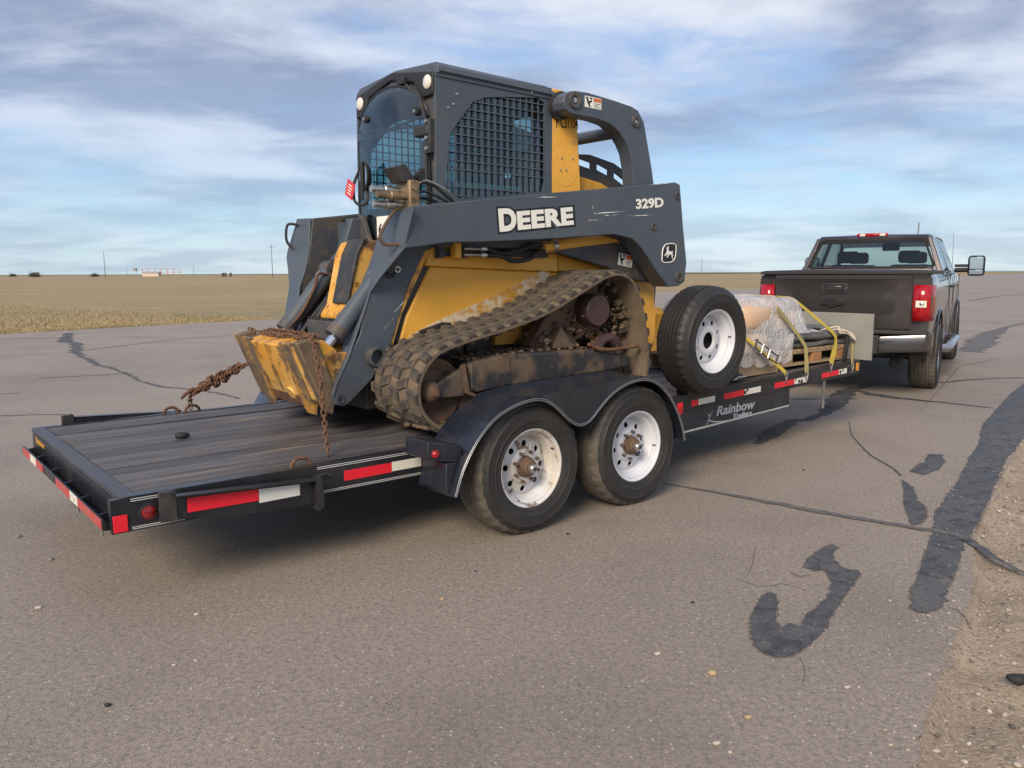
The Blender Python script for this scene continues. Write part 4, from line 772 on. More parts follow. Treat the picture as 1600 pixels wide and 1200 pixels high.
def arm(ya, yb, la, lb, near):
    a = part('lift_arm', M().prism(ARM, ya, yb), navy, ml, bevel=.006, smooth=25)
    part('lower_leg', M().prism(LEG, la, lb), navy, a, bevel=.006, smooth=25, recalc=True)
    FL = FL_N if near else FL_F; g = M(); rows = []
    for o_, i_ in FL: rows.append([(o_[0] - .006, o_[1], o_[2]), (i_[0] - .006, i_[1], i_[2]), (i_[0] + .008, i_[1], i_[2]), (o_[0] + .008, o_[1], o_[2])])
    g.grid(rows, closed_v=True); n4 = 4 * (len(rows) - 1); g.f += [(0, 1, 2, 3), (n4, n4 + 1, n4 + 2, n4 + 3)]
    part('front_flange', g, navy, a, recalc=True, smooth=25, bevel=.003)
    s = -1 if near else 1
    def ring(x, z, r, d, yo, m=navy_dirty, nm='pin_boss', pm=None):
        part(nm, M().lathe([(r * .55, .01), (r * .55, -d * .7), (r * .62, -d), (r * .95, -d), (r, -d * .8), (r, .01)] if near else [(r * .55, -.01), (r * .55, d * .7), (r * .62, d), (r * .95, d), (r, d * .8), (r, -.01)], (x, yo, z), n=28), m, a)
        part('pin', M().lathe([(0, -d * .55), (r * .54, -d * .55), (r * .54, .01)] if near else [(0, d * .55), (r * .54, d * .55), (r * .54, -.01)], (x, yo, z), n=20), pm or dark_steel, a)
    ring(1.858, 2.01, .030, .006, ya); ring(1.60, 1.78, .026, .010, ya, nm='bolt'); ring(1.90, 1.425, .040, .010, ya)
    ring(TIP[0], TIP[1], .028, .006, la); ring(BOLT[0], BOLT[1], .020, .006, la, m=zinc, nm='bolt')
    part('tube_sleeve', M().lathe([(.040, .12), (.040, -.05), (.050, -.055), (.060, -.05), (.060, .05)] if near else [(.040, -.12), (.040, .05), (.050, .055), (.060, .05), (.060, -.05)], (SZ[0], la, SZ[1]), n=32), navy_dirty, a)
    part('sleeve_bore', M().lathe([(0, .06), (.040, .06)] if near else [(0, -.06), (.040, -.06)], (SZ[0], la, SZ[1]), n=24), decal_black, a)
    if near: loop = catmull([(-.41, .58, 1.805), (-.475, .59, 1.812), (-.53, .60, 1.75), (-.583, .60, 1.665), (-.578, .60, 1.640), (-.545, .60, 1.617), (-.46, .58, 1.620)], 5)
    else: loop = catmull([(-.44, 1.89, 1.775), (-.473, 1.90, 1.79), (-.515, 1.93, 1.785), (-.522, 1.94, 1.69), (-.49, 1.93, 1.635), (-.455, 1.90, 1.62)], 5)
    part('hand_loop', M().tube(loop, .0095, 8), hub_rust if near else dark_steel, a)
    yw = (.675, .69) if near else (1.705, 1.72)
    if not near: part('arm_web', M().prism([(-.435, 1.82), (0, 1.868), (.15, 1.66), (-.12, 1.55), (-.25, 1.38), (-.45, 1.22), (-.575, 1.285), (-.47, 1.575)], *yw), navy_dirty, a, bevel=.003)
    return a
a1 = arm(.52, .67, .77, .86, True); a2 = arm(mir(.52), mir(.67), mir(.77), mir(.86), False)
def on_arm(mb, nm, m, d=.0): part(nm, mb, m, a1, smooth=0)
def deco(txt, w, h, X, Z, ang, bold, dep, m, sp=1.0, dx=0, dz=0):
    t = fit_w(text_mb(txt, 1, 0, .001, sp), w); y0 = min(v[1] for v in t.v); y1 = max(v[1] for v in t.v); k = h / (y1 - y0); t.v = [(x, (y - y0) * k, z) for x, y, z in t.v]; return t
def outlined(txt, w, h, X, Z, ang, fat, edge, sp=1.0):
    for bold, m, y in ((fat + edge, decal_black, .5186), (fat, decal_white, .5172)):
        t = text_mb(txt, .2, bold, .0006, sp); t0 = text_mb(txt, .2, 0, .0006, sp); x0 = min(v[0] for v in t0.v); x1 = max(v[0] for v in t0.v); y0 = min(v[1] for v in t0.v); y1 = max(v[1] for v in t0.v)
        kx, ky = w / (x1 - x0), h / (y1 - y0); t.v = [((a - x0) * kx, (b - y0) * ky, c) for a, b, c in t.v]; part('lettering', put_y(t, X, y, Z, ang), m, a1, smooth=0)
outlined('D', .118, .120, .205, 1.713, rad(5.5), .010, .014)
outlined('EERE', .455, .098, .350, 1.727, rad(6.0), .010, .017, 1.06)
outlined('329D', .285, .062, 1.418, 1.898, rad(5.5), .008, .006)
# emblem: rounded shield with a leaping deer
cxm, czm = 1.778, 1.598; SH = []
for k in range(40):
    t = 2 * math.pi * k / 40; c, s_ = math.cos(t), math.sin(t); SH.append((cxm + .076 * math.copysign(abs(c) ** .55, c) + .012 * s_, czm + .068 * math.copysign(abs(s_) ** .6, s_) + .008 * c))
part('emblem_field', M().prism([(cxm + (x - cxm) * 1.04, czm + (z - czm) * 1.04) for x, z in SH], .5175, .5188), decal_black, a1, smooth=0)
part('emblem_border', M().tube([(x, .5172, z) for x, z in SH], .0042, 5, closed=True), decal_white, a1)
DEER = [(-.95, -.28), (-.62, -.05), (-.45, .25), (-.42, .52), (-.62, .62), (-.50, .72), (-.34, .72), (-.30, .95), (-.22, .72), (-.08, .98), (-.14, .68), (-.16, .50), (-.02, .28), (.30, .20), (.60, .22), (.74, .34), (.72, .10), (.66, -.10), (.86, -.30), (.70, -.52), (.92, -.80), (.80, -.84), (.56, -.55), (.52, -.28), (.30, -.16), (.05, -.18), (-.05, -.38), (-.42, -.62), (-.50, -.56), (-.24, -.30), (-.28, -.14), (-.60, -.30), (-.86, -.40)]
part('emblem_deer', M().prism([(cxm + x * .056, czm + z * .054) for x, z in DEER], .5164, .5178), decal_white, a1, smooth=0)
# scratches through the paint
for (x0, z0, x1, z1, w) in ((1.00, 1.845, 1.30, 1.875, .003), (1.10, 1.838, 1.24, 1.85, .002), (.95, 1.80, 1.08, 1.812, .002), (1.34, 1.845, 1.60, 1.862, .002), (.98, 1.90, .992, 1.875, .008), (1.0, 1.86, 1.01, 1.845, .006), (.50, 1.925, .66, 1.935, .003), (1.90, 1.84, 1.905, 1.72, .002), (1.55, 2.07, 1.75, 2.09, .002), (-.55, 1.25, -.47, 1.32, .002), (-.62, 1.16, -.56, 1.21, .002)):
    n = 6; L = []
    for i in range(n + 1):
        u = i / n; L.append([(x0 + (x1 - x0) * u, .5182, z0 + (z1 - z0) * u + random.uniform(-.003, .003) + w * .5 * math.sin(math.pi * u)), (x0 + (x1 - x0) * u, .5182, z0 + (z1 - z0) * u - w * .5 * math.sin(math.pi * u) - .0003)])
    part('scratch', M().grid(L), decal_white, a1, smooth=0)
# ---- rear links that carry the lift arms
LK_O = [(0.788,2.581),(0.825,2.611),(0.878,2.624),(1.002,2.627),(1.246,2.61),(1.418,2.593),(1.488,2.573),(1.553,2.5),(1.603,2.331),(1.644,2.193),(1.677,2.052),(1.467,2.033),(1.457,2.074),(1.445,2.178),(1.416,2.279),(1.372,2.344),(1.301,2.41),(1.199,2.455),(1.084,2.47),(0.926,2.473),(0.834,2.478),(0.788,2.499),(0.773,2.539)]
def link(ya, yb, near):
    l = part('rear_link', M().prism(LK_O, ya, yb), navy, ml, bevel=.006, smooth=25); s = 1 if near else -1
    for x, z, r, in ((.871, 2.562, .052), (1.455, 2.495, .038)):
        part('pin_boss', M().lathe([(r * .5, 0), (r * .5, -.012), (r * .6, -.016), (r * .95, -.016), (r, -.010), (r, 0)] if near else [(r * .5, 0), (r * .5, .012), (r, .014), (r, 0)], (x, ya, z), n=28), navy_dirty, l)
        part('pin', M().lathe([(0, -.012), (r * .34, -.011), (r * .36, 0)] if near else [(0, .012), (r * .36, .011), (r * .36, 0)], (x, ya, z), n=18), zinc, l)
    part('pivot_collar', M().lathe([(.05, 0), (.09, 0), (.09, .10), (.05, .10)] if near else [(.05, 0), (.09, 0), (.09, -.10), (.05, -.10)], (.865, yb - .005 * s, 2.545), n=32), dark_steel, l)
    return l
l1 = link(.58, .69, True); link(mir(.58), mir(.69), False)
part('link_cross_tube', M().cyl((1.36, .69, 2.425), (1.36, mir(.69), 2.425), .042, 20), navy, ml)
def warn(X, Y, Z, w, h, ang, par):
    c, s = math.cos(ang), math.sin(ang)
    def q(a, b, d, m, nm):
        pts = [(X + (x * c - y * s), Z + (x * s + y * c)) for x, y in a]; part(nm, M().prism(pts, Y - d, Y + .002), m, par)
    rc = lambda x0, x1, y0, y1: [(x0 * w, y0 * h), (x1 * w, y0 * h), (x1 * w, y1 * h), (x0 * w, y1 * h)]
    q(rc(0, 1, 0, 1), 0, .0010, decal_white, 'warning_label'); q(rc(.52, .98, .60, .95), 0, .0018, orange_print, 'label_header')
    q([(.06 * w, .9 * h), (.16 * w, .95 * h), (.24 * w, .55 * h), (.40 * w, .72 * h), (.44 * w, .60 * h), (.28 * w, .36 * h), (.36 * w, .06 * h), (.26 * w, .06 * h), (.16 * w, .38 * h)], 0, .0018, decal_black, 'pictogram'); q([(.30 * w, .95 * h), (.45 * w, .9 * h), (.44 * w, .78 * h), (.30 * w, .78 * h)], 0, .0018, decal_black, 'pictogram')
    for k in range(3): q(rc(.56, .94 - .1 * (k % 2), .12 + .15 * k, .17 + .15 * k), 0, .0018, decal_black, 'label_text_line')
warn(.965, .58, 2.535, .155, .070, rad(-1), l1)
# ---- towers behind the cab
TW = [(0.806,2.666),(0.906,2.665),(0.991,2.662),(1.057,2.505),(1.081,2.221),(1.105,2.006)]
for near in (True, False):
    ya, yb = (.732, .86) if near else (mir(.732), mir(.86))
    t = part('rear_tower', M().prism([(.815, 2.655), (.90, 2.658), (1.00, 2.60), (1.045, 2.50), (1.085, 2.05), (1.10, 1.55), (.812, 1.62)], ya, yb), yellow, ml, bevel=.008, smooth=25)
    if near:
        part('raised_disc', M().lathe([(0, -.0018), (.125, -.0018), (.127, .002)], (.93, .732, 2.16), n=40), yellow, t, smooth=50)
        for x, z in ((.90, 2.22), (1.0, 2.225), (.89, 2.14), (.94, 2.145)): part('rivet', M().lathe([(0, -.012), (.006, -.010), (.007, 0)], (x, .732, z), n=8), zinc, t)
        part('stamped_number', put_y(fit_w(text_mb('P C31104', .1, .0008), .20), .855, .7312, 2.41, .06), decal_black, t, smooth=0)
# ---- engine cover behind the cab
part('engine_cover', M().prism([(1.12, 1.60), (1.12, 2.14), (1.40, 2.10), (1.75, 1.96), (1.86, 1.80), (1.88, 1.50), (1.12, 1.50)], .84, 1.56), yellow, ml, bevel=.012)
GR = [(1.13, 2.28), (1.30, 2.29), (1.55, 2.25), (1.72, 2.18), (1.80, 2.08), (1.80, 1.95), (1.62, 2.02), (1.40, 2.10), (1.13, 2.14)]
slots = [M().prism([(x, z), (x + .12, z - .02 - k), (x + .12, z - .065 - k), (x, z - .045)], .7, .95) for x, z, k in ((1.19, 2.255, 0), (1.37, 2.235, .015), (1.55, 2.19, .035), (1.69, 2.13, .04))]
part('slotted_guard', boolean(M().prism(GR, .86, .875), slots), navy_dirty, ml, recalc=True); part('slotted_guard', boolean(M().prism(GR, mir(.86), mir(.875)), [M().prism([(a, b) for a, b, in [(x, z), (x + .12, z - .03), (x + .12, z - .075), (x, z - .045)]], 1.45, 1.6) for x, z in ((1.19, 2.255), (1.37, 2.235), (1.55, 2.19))]), navy_dirty, ml, recalc=True)
part('rear_door', M().prism([(1.90, 2.0), (2.00, 1.95), (2.06, 1.45), (2.04, 1.18), (1.98, 1.18), (1.97, 1.45)], .86, 1.54), navy, ml, bevel=.01)
part('rear_bumper', M().box(1.96, 2.12, .80, 1.60, .84, 1.15), yellow_worn, ml, bevel=.015)
# dark link, fuel side below the arm
part('lower_link', M().prism([(.80, 1.60), (1.10, 1.665), (1.50, 1.69), (1.66, 1.62), (1.85, 1.38), (1.62, 1.405), (1.30, 1.50)], .69, .77), navy_dirty, ml, bevel=.006)
warn(1.42, .69, 1.515, .15, .085, rad(-8), ml)
# ---- lift cylinder, hoses under the arm
for near in (True, False):
    y = .72 if near else mir(.72)
    c = part('lift_cylinder', M().cyl((.72, y, 1.625), (1.46, y, 1.705), .040, 24), yellow, ml); part('rod', M().cyl((1.45, y, 1.70), (1.62, y, 1.73), .020, 14), chrome, c); part('end_clamp', M().cyl((.79, y, 1.633), (.83, y, 1.637), .048, 24), zinc, c); part('gland', M().cyl((1.41, y, 1.70), (1.46, y, 1.705), .047, 24), yellow, c)
part('fitting_block', M().box(.0, .045, .70, .78, 1.55, 1.64), yellow, ml, bevel=.005); part('block_back', M().box(.04, .10, .72, .78, 1.55, 1.63), decal_black, ml)
for z in (1.607, 1.570):
    part('hose_fitting', M().cyl((.06, .70, z), (.20, .70, z), .010, 12).cyl((.19, .70, z), (.225, .70, z), .016, 6).cyl((.225, .70, z), (.25, .70, z), .013, 12), zinc, ml)
part('hydraulic_hose', M().tube(catmull([(.24, .70, 1.608), (.35, .69, 1.580), (.50, .69, 1.603), (.62, .69, 1.642), (.70, .70, 1.640)], 6), .015, 10), hose, ml)
part('hydraulic_hose', M().tube(catmull([(.24, .70, 1.568), (.34, .69, 1.565), (.44, .685, 1.535), (.57, .685, 1.548), (.66, .69, 1.595), (.72, .70, 1.60)], 6), .015, 10), hose, ml)
for x, z in ((.70, 1.64), (.70, 1.60)): part('hose_fitting', M().cyl((x, .70, z), (x + .07, .70, z + .012), .014, 8), zinc, ml)
# ---- the cab
cab = node('cab', ml, (.35, YC, 1.55))
CS = [(-.115, 1.62), (-.115, 2.00), (-.105, 2.62), (-.085, 2.66), (.810, 2.655), (.815, 2.55), (.812, 1.62)]
WIN = [(-0.05,1.895),(-0.046,1.948),(-0.041,2.028),(-0.011,2.278),(0.046,2.353),(0.163,2.486),(0.254,2.525),(0.472,2.556),(0.687,2.579),(0.747,2.554),(0.759,2.303),(0.763,2.085),(0.74,1.99),(0.316,1.936)]
for near in (True, False):
    ya, yb = (.73, .752) if near else (mir(.73), mir(.752)); lo, hi = min(ya, yb) - .05, max(ya, yb) + .05
    sp_ = part('side_plate', boolean(M().prism(CS, ya, yb), [M().prism(WIN, lo, hi)]), navy, cab, recalc=True, smooth=25)
    zw = [z for x, z in WIN]; xw = [x for x, z in WIN]; g0 = node('window_guard', ml, (.35, ya, 2.2))
    yy = ya + (.010 if near else -.010)
    def span(c, ax):          # where the window polygon is crossed
        r = []
        for i in range(len(WIN)):
            p_, q_ = WIN[i], WIN[(i + 1) % len(WIN)]; a_, b_ = p_[ax], q_[ax]
            if (a_ - c) * (b_ - c) < 0: u = (c - a_) / (b_ - a_); r.append(p_[1 - ax] + (q_[1 - ax] - p_[1 - ax]) * u)
        return (min(r), max(r)) if len(r) >= 2 else None
    x = min(xw) + .03
    while x < max(xw) - .01:
        s_ = span(x, 0)
        if s_: part('guard_bar', M().box(x - .0036, x + .0036, yy - .004, yy + .004, s_[0] - .005, s_[1] + .005), navy, g0)
        x += .0515
    z = min(zw) + .03
    while z < max(zw) - .01:
        s_ = span(z, 1)
        if s_: part('guard_bar', M().box(s_[0] - .005, s_[1] + .005, yy - .0035, yy + .0035, z - .0035, z + .0035), navy, g0)
        z += .0515
    yg = ya + (.028 if near else -.028)
    part('side_glass', M().prism([(-.06, 1.85), (-.07, 2.3), (.20, 2.57), (.77, 2.60), (.78, 1.90)], yg - .002, yg + .002), mach_glass, cab)
for x, z in ((.695 - .73 + .08, 2.515), (.02, 2.455), (-.02, 2.43), (.635, 2.605)): part('rivet', M().lathe([(0, -.008), (.007, -.006), (.009, 0)], (x, .73, z), n=10), zinc, cab)
# roof
rf = M(); secR = [(.715, 2.628), (.722, 2.660), (.77, 2.690), (1.20, 2.720), (1.63, 2.690), (1.678, 2.660), (1.685, 2.628), (1.60, 2.62), (.80, 2.62)]
rf.grid([[(x, y, z + dz) for y, z in secR] for x, dz in ((-.100, -.012), (-.075, .0), (.80, -.018), (.828, -.030))], closed_v=True); rf.f += [tuple(range(9)), tuple(range(27, 36))]
part('roof', rf, navy, cab, recalc=True, smooth=25, bevel=.004)
part('gutter', M().prism([(-.11, 2.600), (.812, 2.585), (.812, 2.593), (-.11, 2.609)], .722, .731), navy, cab)
# front frame: header with lamps, posts, sill
FR = M().prism([(.735, 1.55), (1.665, 1.55), (1.665, 2.615), (1.20, 2.70), (.735, 2.615)], -.095, -.060, 'X')
def door_z(y):               # top of the arched glass
    u = (y - 1.22) / .42; return 2.36 + .25 * math.sqrt(max(0, 1 - u * u))
HO = [(.82, 1.62), (1.62, 1.62)] + [(1.22 + .40 * math.cos(a), 2.33 + .24 * math.sin(a)) for a in [math.pi * i / 16 for i in range(17)]]
part('front_frame', boolean(FR, [M().prism(HO, -.2, 0.05, 'X')]), navy_dirty, cab, recalc=True, smooth=30)
part('header', M().prism([(.745, 2.625), (.745, 2.50), (.86, 2.495), (.95, 2.60), (1.22, 2.655), (1.48, 2.60), (1.56, 2.49), (1.655, 2.49), (1.655, 2.625), (1.20, 2.70)], -.118, -.0955, 'X'), dark_plastic, cab, bevel=.006)
for y, lab in ((.80, None), (1.60, None)):
    part('work_lamp', M().lathe([(0, -.012), (.03, -.010), (.040, -.004), (.042, .0), (.040, .02)], (-.120, y, 2.575), 'X', n=24), clear_lens, cab); 
part('camera_bracket', M().box(-.145, -.115, 1.02, 1.10, 2.60, 2.645), dark_plastic, cab, bevel=.006)
# door: bowed glass leaf with a dark rim
def bow(y): return -.118 - .022 * math.cos((y - 1.22) / .42 * math.pi / 2)
DO = [(.81, 1.60), (.80, 2.0), (.80, 2.33)] + [(1.22 + .42 * math.cos(a), 2.35 + .26 * math.sin(a)) for a in [math.pi * i / 18 for i in range(1, 18)]][::1] + [(1.635, 2.33), (1.64, 1.92), (1.60, 1.72), (1.52, 1.60)]
ys = np.linspace(.80, 1.640, 26); gl = []
def dspan(y):
    r = []
    for i in range(len(DO)):
        p_, q_ = DO[i], DO[(i + 1) % len(DO)]
        if (p_[0] - y) * (q_[0] - y) <= 0 and p_[0] != q_[0]: u = (y - p_[0]) / (q_[0] - p_[0]); r.append(p_[1] + (q_[1] - p_[1]) * u)
    return min(r), max(r)
for y in ys:
    y_ = min(max(y, .812), 1.633); a_, b_ = dspan(y_); gl.append([(bow(y_), y_, a_ + (b_ - a_) * k / 6) for k in range(7)])
door = node('door', ml, (-.15, .8, 2.1))
part('glass', M().grid(gl), mach_glass, door, smooth=80, recalc=True)
part('rim_seal', M().tube([(bow(y) + .004, y, z) for y, z in DO], .009, 6, closed=True), dark_plastic, door)
for y, z in ((1.50, 2.46), (.90, 2.42), (.87, 2.29), (.87, 2.06)):
    part('glass_bolt', M().lathe([(0, -.020), (.022, -.018), (.026, 0)], (bow(y), y, z), 'X', n=18), dark_plastic, door); part('bolt_head', M().lathe([(0, -.028), (.010, -.026), (.011, -.018)], (bow(y), y, z), 'X', n=12), zinc, door)
part('hinge', M().box(-.158, -.098, .755, .90, 2.265, 2.325), dark_steel, door, bevel=.01); part('hinge', M().box(-.148, -.093, .745, .80, 2.16, 2.36), dark_steel, door, bevel=.006)
for z in (2.345, 2.25, 2.19): part('bolt_head', M().lathe([(0, -.012), (.011, -.010), (.012, 0)], (-.148, .772, z), 'X', n=10), zinc, door)
part('rail_strip', M().tube([(-.135, .80, 1.62), (-.135, .80, 2.35), (-.135, .86, 2.50), (-.14, 1.0, 2.59)], .009, 8), dark_steel, door)
part('number_sign', M().box(-.152, -.148, 1.10, 1.365, 1.690, 1.825), decal_white, door, label='white sign with black numbers')
part('sign_number', put_x(fit_w(text_mb('697', .1, .002), .17), -.1525, 1.345, 1.705), decal_black, door, smooth=0)
part('lower_sign', M().box(-.150, -.146, 1.34, 1.49, 1.575, 1.672), decal_white, door)
part('door_latch', M().box(-.165, -.13, .86, .93, 1.96, 2.03), dark_plastic, door, bevel=.01)
# inside
seat = node('seat', ml, (.35, YC, 1.7))
part('cushion', M().box(.10, .58, .98, 1.42, 1.72, 1.86), seat_m, seat, bevel=.04); part('backrest', M().box(.50, .64, .98, 1.42, 1.84, 2.34, ('Y', 8)), seat_m, seat, bevel=.05); part('armrest', M().box(.15, .52, .90, .96, 1.94, 2.00), seat_t, seat, bevel=.02); part('armrest', M().box(.15, .52, 1.44, 1.50, 1.94, 2.00), seat_t, seat, bevel=.02)
part('joystick', M().tube([(.10, .93, 1.90), (.08, .93, 2.05), (.06, .93, 2.13)], [.018, .014, .024], 8), dark_plastic, cab); part('joystick', M().tube([(.10, 1.47, 1.90), (.08, 1.47, 2.05), (.06, 1.47, 2.13)], [.018, .014, .024], 8), dark_plastic, cab)
BW = boolean(M().prism([(.752, 1.56), (1.648, 1.56), (1.648, 2.62), (.752, 2.62)], .775, .80, 'X'), [M().prism([(.90, 2.12), (1.50, 2.12), (1.50, 2.50), (.90, 2.50)], .7, .9, 'X')])
part('rear_wall', BW, seat_t, cab, recalc=True); part('floor', M().box(-.09, .775, .752, 1.648, 1.56, 1.60), seat_t, cab); part('headliner', M().box(-.09, .775, .76, 1.64, 2.56, 2.60), seat_t, cab)
part('side_console', M().box(.0, .75, .756, .88, 1.60, 1.86), seat_t, cab, bevel=.02); part('side_console', M().box(.0, .75, 1.52, 1.644, 1.60, 1.86), seat_t, cab, bevel=.02)
part('window_ledge', M().box(-.08, .60, .785, .84, 1.985, 2.015), clear_lens, cab, bevel=.004)
part('inner_post', M().box(.09, .15, .785, .84, 1.86, 2.56), seat_t, cab, bevel=.01); part('inner_post', M().box(.30, .56, .80, .85, 2.10, 2.56), seat_t, cab, bevel=.02)
part('display', M().box(-.06, .0, .80, .98, 2.02, 2.27), dark_plastic, cab, bevel=.02)
# grab loop with mirror on the far front corner
mr_ = node('mirror_loop', ml, (-0.185, 1.465, 2.0))
part('loop', M().tube(catmull([(-0.180, 1.515, 2.14), (-0.200, 1.565, 2.05), (-0.205, 1.565, 1.97), (-0.205, 1.545, 1.93), (-0.200, 1.485, 1.905), (-0.185, 1.425, 1.92), (-0.180, 1.415, 2.0), (-0.175, 1.415, 2.10)], 5), .010, 8), dark_steel, mr_)
part('mirror_back', M().lathe([(0, .045), (.05, .035), (.085, .0), (.088, -.012), (.080, -.016)], (-0.200, 1.425, 2.075), 'X', n=28), dark_plastic, mr_)
part('mirror_face', M().lathe([(0, -.014), (.074, -.014)], (-0.200, 1.425, 2.075), 'X', n=28), mirror_m, mr_); part('strap_bar', M().box(-.227, -.215, 1.410, 1.440, 1.93, 2.17), dark_plastic, mr_, bevel=.004)
for o in mr_.children[1:3]:
    for v in o.data.vertices: v.co.y *= .62; v.co.z *= 1.12
for o in mr_.children[1:3]: o.location = (0, -.02, -.0)
# red tag hung on the loop
tg = M().box(-.227, -.224, 1.520, 1.630, 1.955, 2.065, ('X', 28)); tgo = solo('safety_tag', tg, red_plastic, 'small red plastic tag with white writing hanging from the mirror loop', 'tag', TRAIL, (-.225, 1.575, 2.01), bevel=.001)
for k, w in enumerate((.05, .06, .045, .055)):
    me_ = mesh_of(M().box(-.0042, -.0022, -w / 2, w / 2, .026 - k * .019, .032 - k * .019), 'tag_writing'); finish(me_, decal_white); o = bpy.data.objects.new('tag_writing', me_); C.objects.link(o); o.parent = tgo; o.rotation_euler = (rad(28), 0, 0)
# ---- couplers on the tip of the near arm
cp = node('coupler_block', ml, (-.42, .60, 1.88))
part('plate', M().box(-.43, -.36, .53, .66, 1.80, 1.97), brass, cp, bevel=.01)
part('shield', M().prism([(-.52, 2.03), (-.44, 2.055), (-.385, 1.99), (-.39, 1.96), (-.46, 1.955)], .55, .67), dark_steel, cp, bevel=.004)
for z, y, m in ((1.915, .62, zinc), (1.88, .56, brass), (1.835, .60, zinc)):
    part('quick_coupler', M().lathe([(0, -.20), (.018, -.20), (.021, -.19), (.018, -.18), (.021, -.17), (.018, -.16), (.021, -.15), (.021, -.12), (.026, -.115), (.026, -.07), (.020, -.065), (.020, 0), (0, 0)], (-.42, y, z), 'X', n=18), m, cp)
for y, z in ((.545, 1.93), (.56, 1.86), (.62, 1.95)): part('adapter_nut', M().cyl((-.40, y - .03, z), (-.40, y + .01, z), .020, 6), brass, cp)
for pts in ([(-.36, .60, 1.93), (-.30, .60, 1.965), (-.22, .60, 1.955), (-.12, .62, 1.905), (-.04, .64, 1.87)], [(-.36, .58, 1.90), (-.28, .60, 1.92), (-.20, .61, 1.90), (-.08, .63, 1.865)], [(-.36, .62, 1.87), (-.28, .63, 1.885), (-.18, .64, 1.87)]):
    part('steel_line', M().tube(catmull(pts, 5), .009, 8), dark_steel, cp)
part('steel_line', M().tube(catmull([(-.36, .57, 1.945), (-.31, .57, 1.975), (-.24, .58, 1.968), (-.12, .60, 1.93), (-.06, .62, 1.88)], 5), .006, 8), zinc, cp)
part('gauge_knob', M().cyl((-.33, .56, 2.0), (-.33, .60, 2.0), .026, 16), dark_plastic, cp)
# steel lines on the inner face of the far arm
fy = mir(.67) - .02
for d in (0, .022): part('arm_line', M().tube(catmull([(-.05, fy, 1.835 - d), (-.20, fy, 1.82 - d), (-.235 + d, fy, 1.79 - d), (-.245 + d, fy, 1.62), (-.30 + d, fy - .02, 1.45), (-.36 + d, fy - .02, 1.34)], 5), .010, 8), zinc if d else dark_steel, ml)
part('arm_cross_plate', M().box(-.26, -.245, 1.60, 1.70, 1.45, 1.80), navy, ml)
# inner side plates of the cab base
part('cab_post', M().prism([(1.572,1.855),(1.513,1.835),(1.399,1.606),(1.477,1.578),(1.612,1.628)], -.175, -.145, 'X'), navy_dirty, ml, bevel=.004)
part('wheel_arch_box', M().prism([(-.40, 1.55), (-.10, 1.60), (-.10, .80), (-.55, .80), (-.55, 1.10)], 1.50, 1.585), dark_steel, ml, bevel=.01); part('wheel_arch_box', M().prism([(-.40, 1.55), (-.10, 1.60), (-.10, .80), (-.55, .80), (-.55, 1.10)], .815, .90), dark_steel, ml, bevel=.01)
# ---- tilt cylinders
for near in (True, False):
    y = .83 if near else mir(.91); a_ = Vector((-.43, y, 1.485)); b_ = Vector((-.755, y, 1.115)); d_ = (b_ - a_).normalized()
    c = part('tilt_cylinder', M().cyl(a_, b_, .052, 24), navy, ml)
    part('gland', M().cyl(b_ - d_ * .05, b_ + d_ * .012, .058, 24), navy_dirty, c); part('rod', M().cyl(b_, b_ + d_ * .17, .027, 18), chrome, c)
    part('pivot_lug', M().cyl((a_.x, y - .06, a_.z), (a_.x, y + .06, a_.z), .058, 20), navy_dirty, c); part('pin', M().cyl((a_.x - .01, y - .10, a_.z + .01), (a_.x - .01, y + .09, a_.z + .01), .035, 16), dark_steel, c)
    part('port', M().cyl(a_ + d_ * .08 + Vector((-.04, 0, .04)), a_ + d_ * .08, .02, 10), zinc, c)
    if near: continue
    part('steel_line', M().tube(catmull([a_ + Vector((-.06, -.05, -.03)), a_ + Vector((-.12, -.06, -.03)), a_ + Vector((-.15, -.06, -.12)), a_ + Vector((-.25, -.06, -.28)), a_ + Vector((-.33, -.05, -.36))], 5), .009, 8), rust, c)
    if near: continue
    part('hose', M().tube(catmull([a_ + Vector((-.02, -.12, -.10)), a_ + Vector((-.13, -.13, -.22)), a_ + Vector((-.26, -.14, -.36)), a_ + Vector((-.30, -.14, -.42)), a_ + Vector((-.24, -.14, -.44))], 5), .017, 10), hose, c)
    part('hose_fitting', M().cyl(a_ + Vector((-.03, -.12, -.11)), a_ + Vector((-.08, -.125, -.165)), .019, 10), zinc, c)
    part('hose', M().tube(catmull([a_ + Vector((.10, -.12, -.02)), a_ + Vector((.02, -.13, -.06)), a_ + Vector((-.10, -.15, -.20)), a_ + Vector((-.18, -.15, -.30))], 5), .020, 10), hose, c)
# ---- quick attach frame
qa = node('attachment_frame', ml, (-.93, YC, .9))
QX = [(-.990, 1.055), (-.845, 1.095), (-.76, 1.03), (-.76, .80), (-.825, .72), (-.865, .745)]
part('face_plate', M().prism(QX, .80, 1.66), yellow_worn, qa, bevel=.008)
for ya, yb in ((.79, .86), (1.62, 1.70)):
    part('end_plate', M().prism([(-1.01, 1.085), (-.93, 1.10), (-.875, 1.08), (-.80, .86), (-.785, .74), (-.80, .665), (-.845, .69)], ya, yb), yellow_mud, qa, bevel=.008)
for ya in (.92, 1.48): part('rib', M().prism([(-1.0, 1.073), (-.975, 1.08), (-.825, .72), (-.835, .645), (-.875, .72)], ya, ya + .13), yellow_mud, qa, bevel=.006)
part('lower_lip', M().prism([(-.87, .75), (-.83, .68), (-.74, .69), (-.76, .80)], .95, 1.5), rust, qa, bevel=.006)
part('pivot_lug', M().cyl((-.74, .80, .90), (-.74, .88, .90), .12, 24), yellow_worn, qa); part('pivot_lug', M().cyl((-.74, 1.52, .90), (-.74, 1.60, .90), .12, 24), yellow_worn, qa)
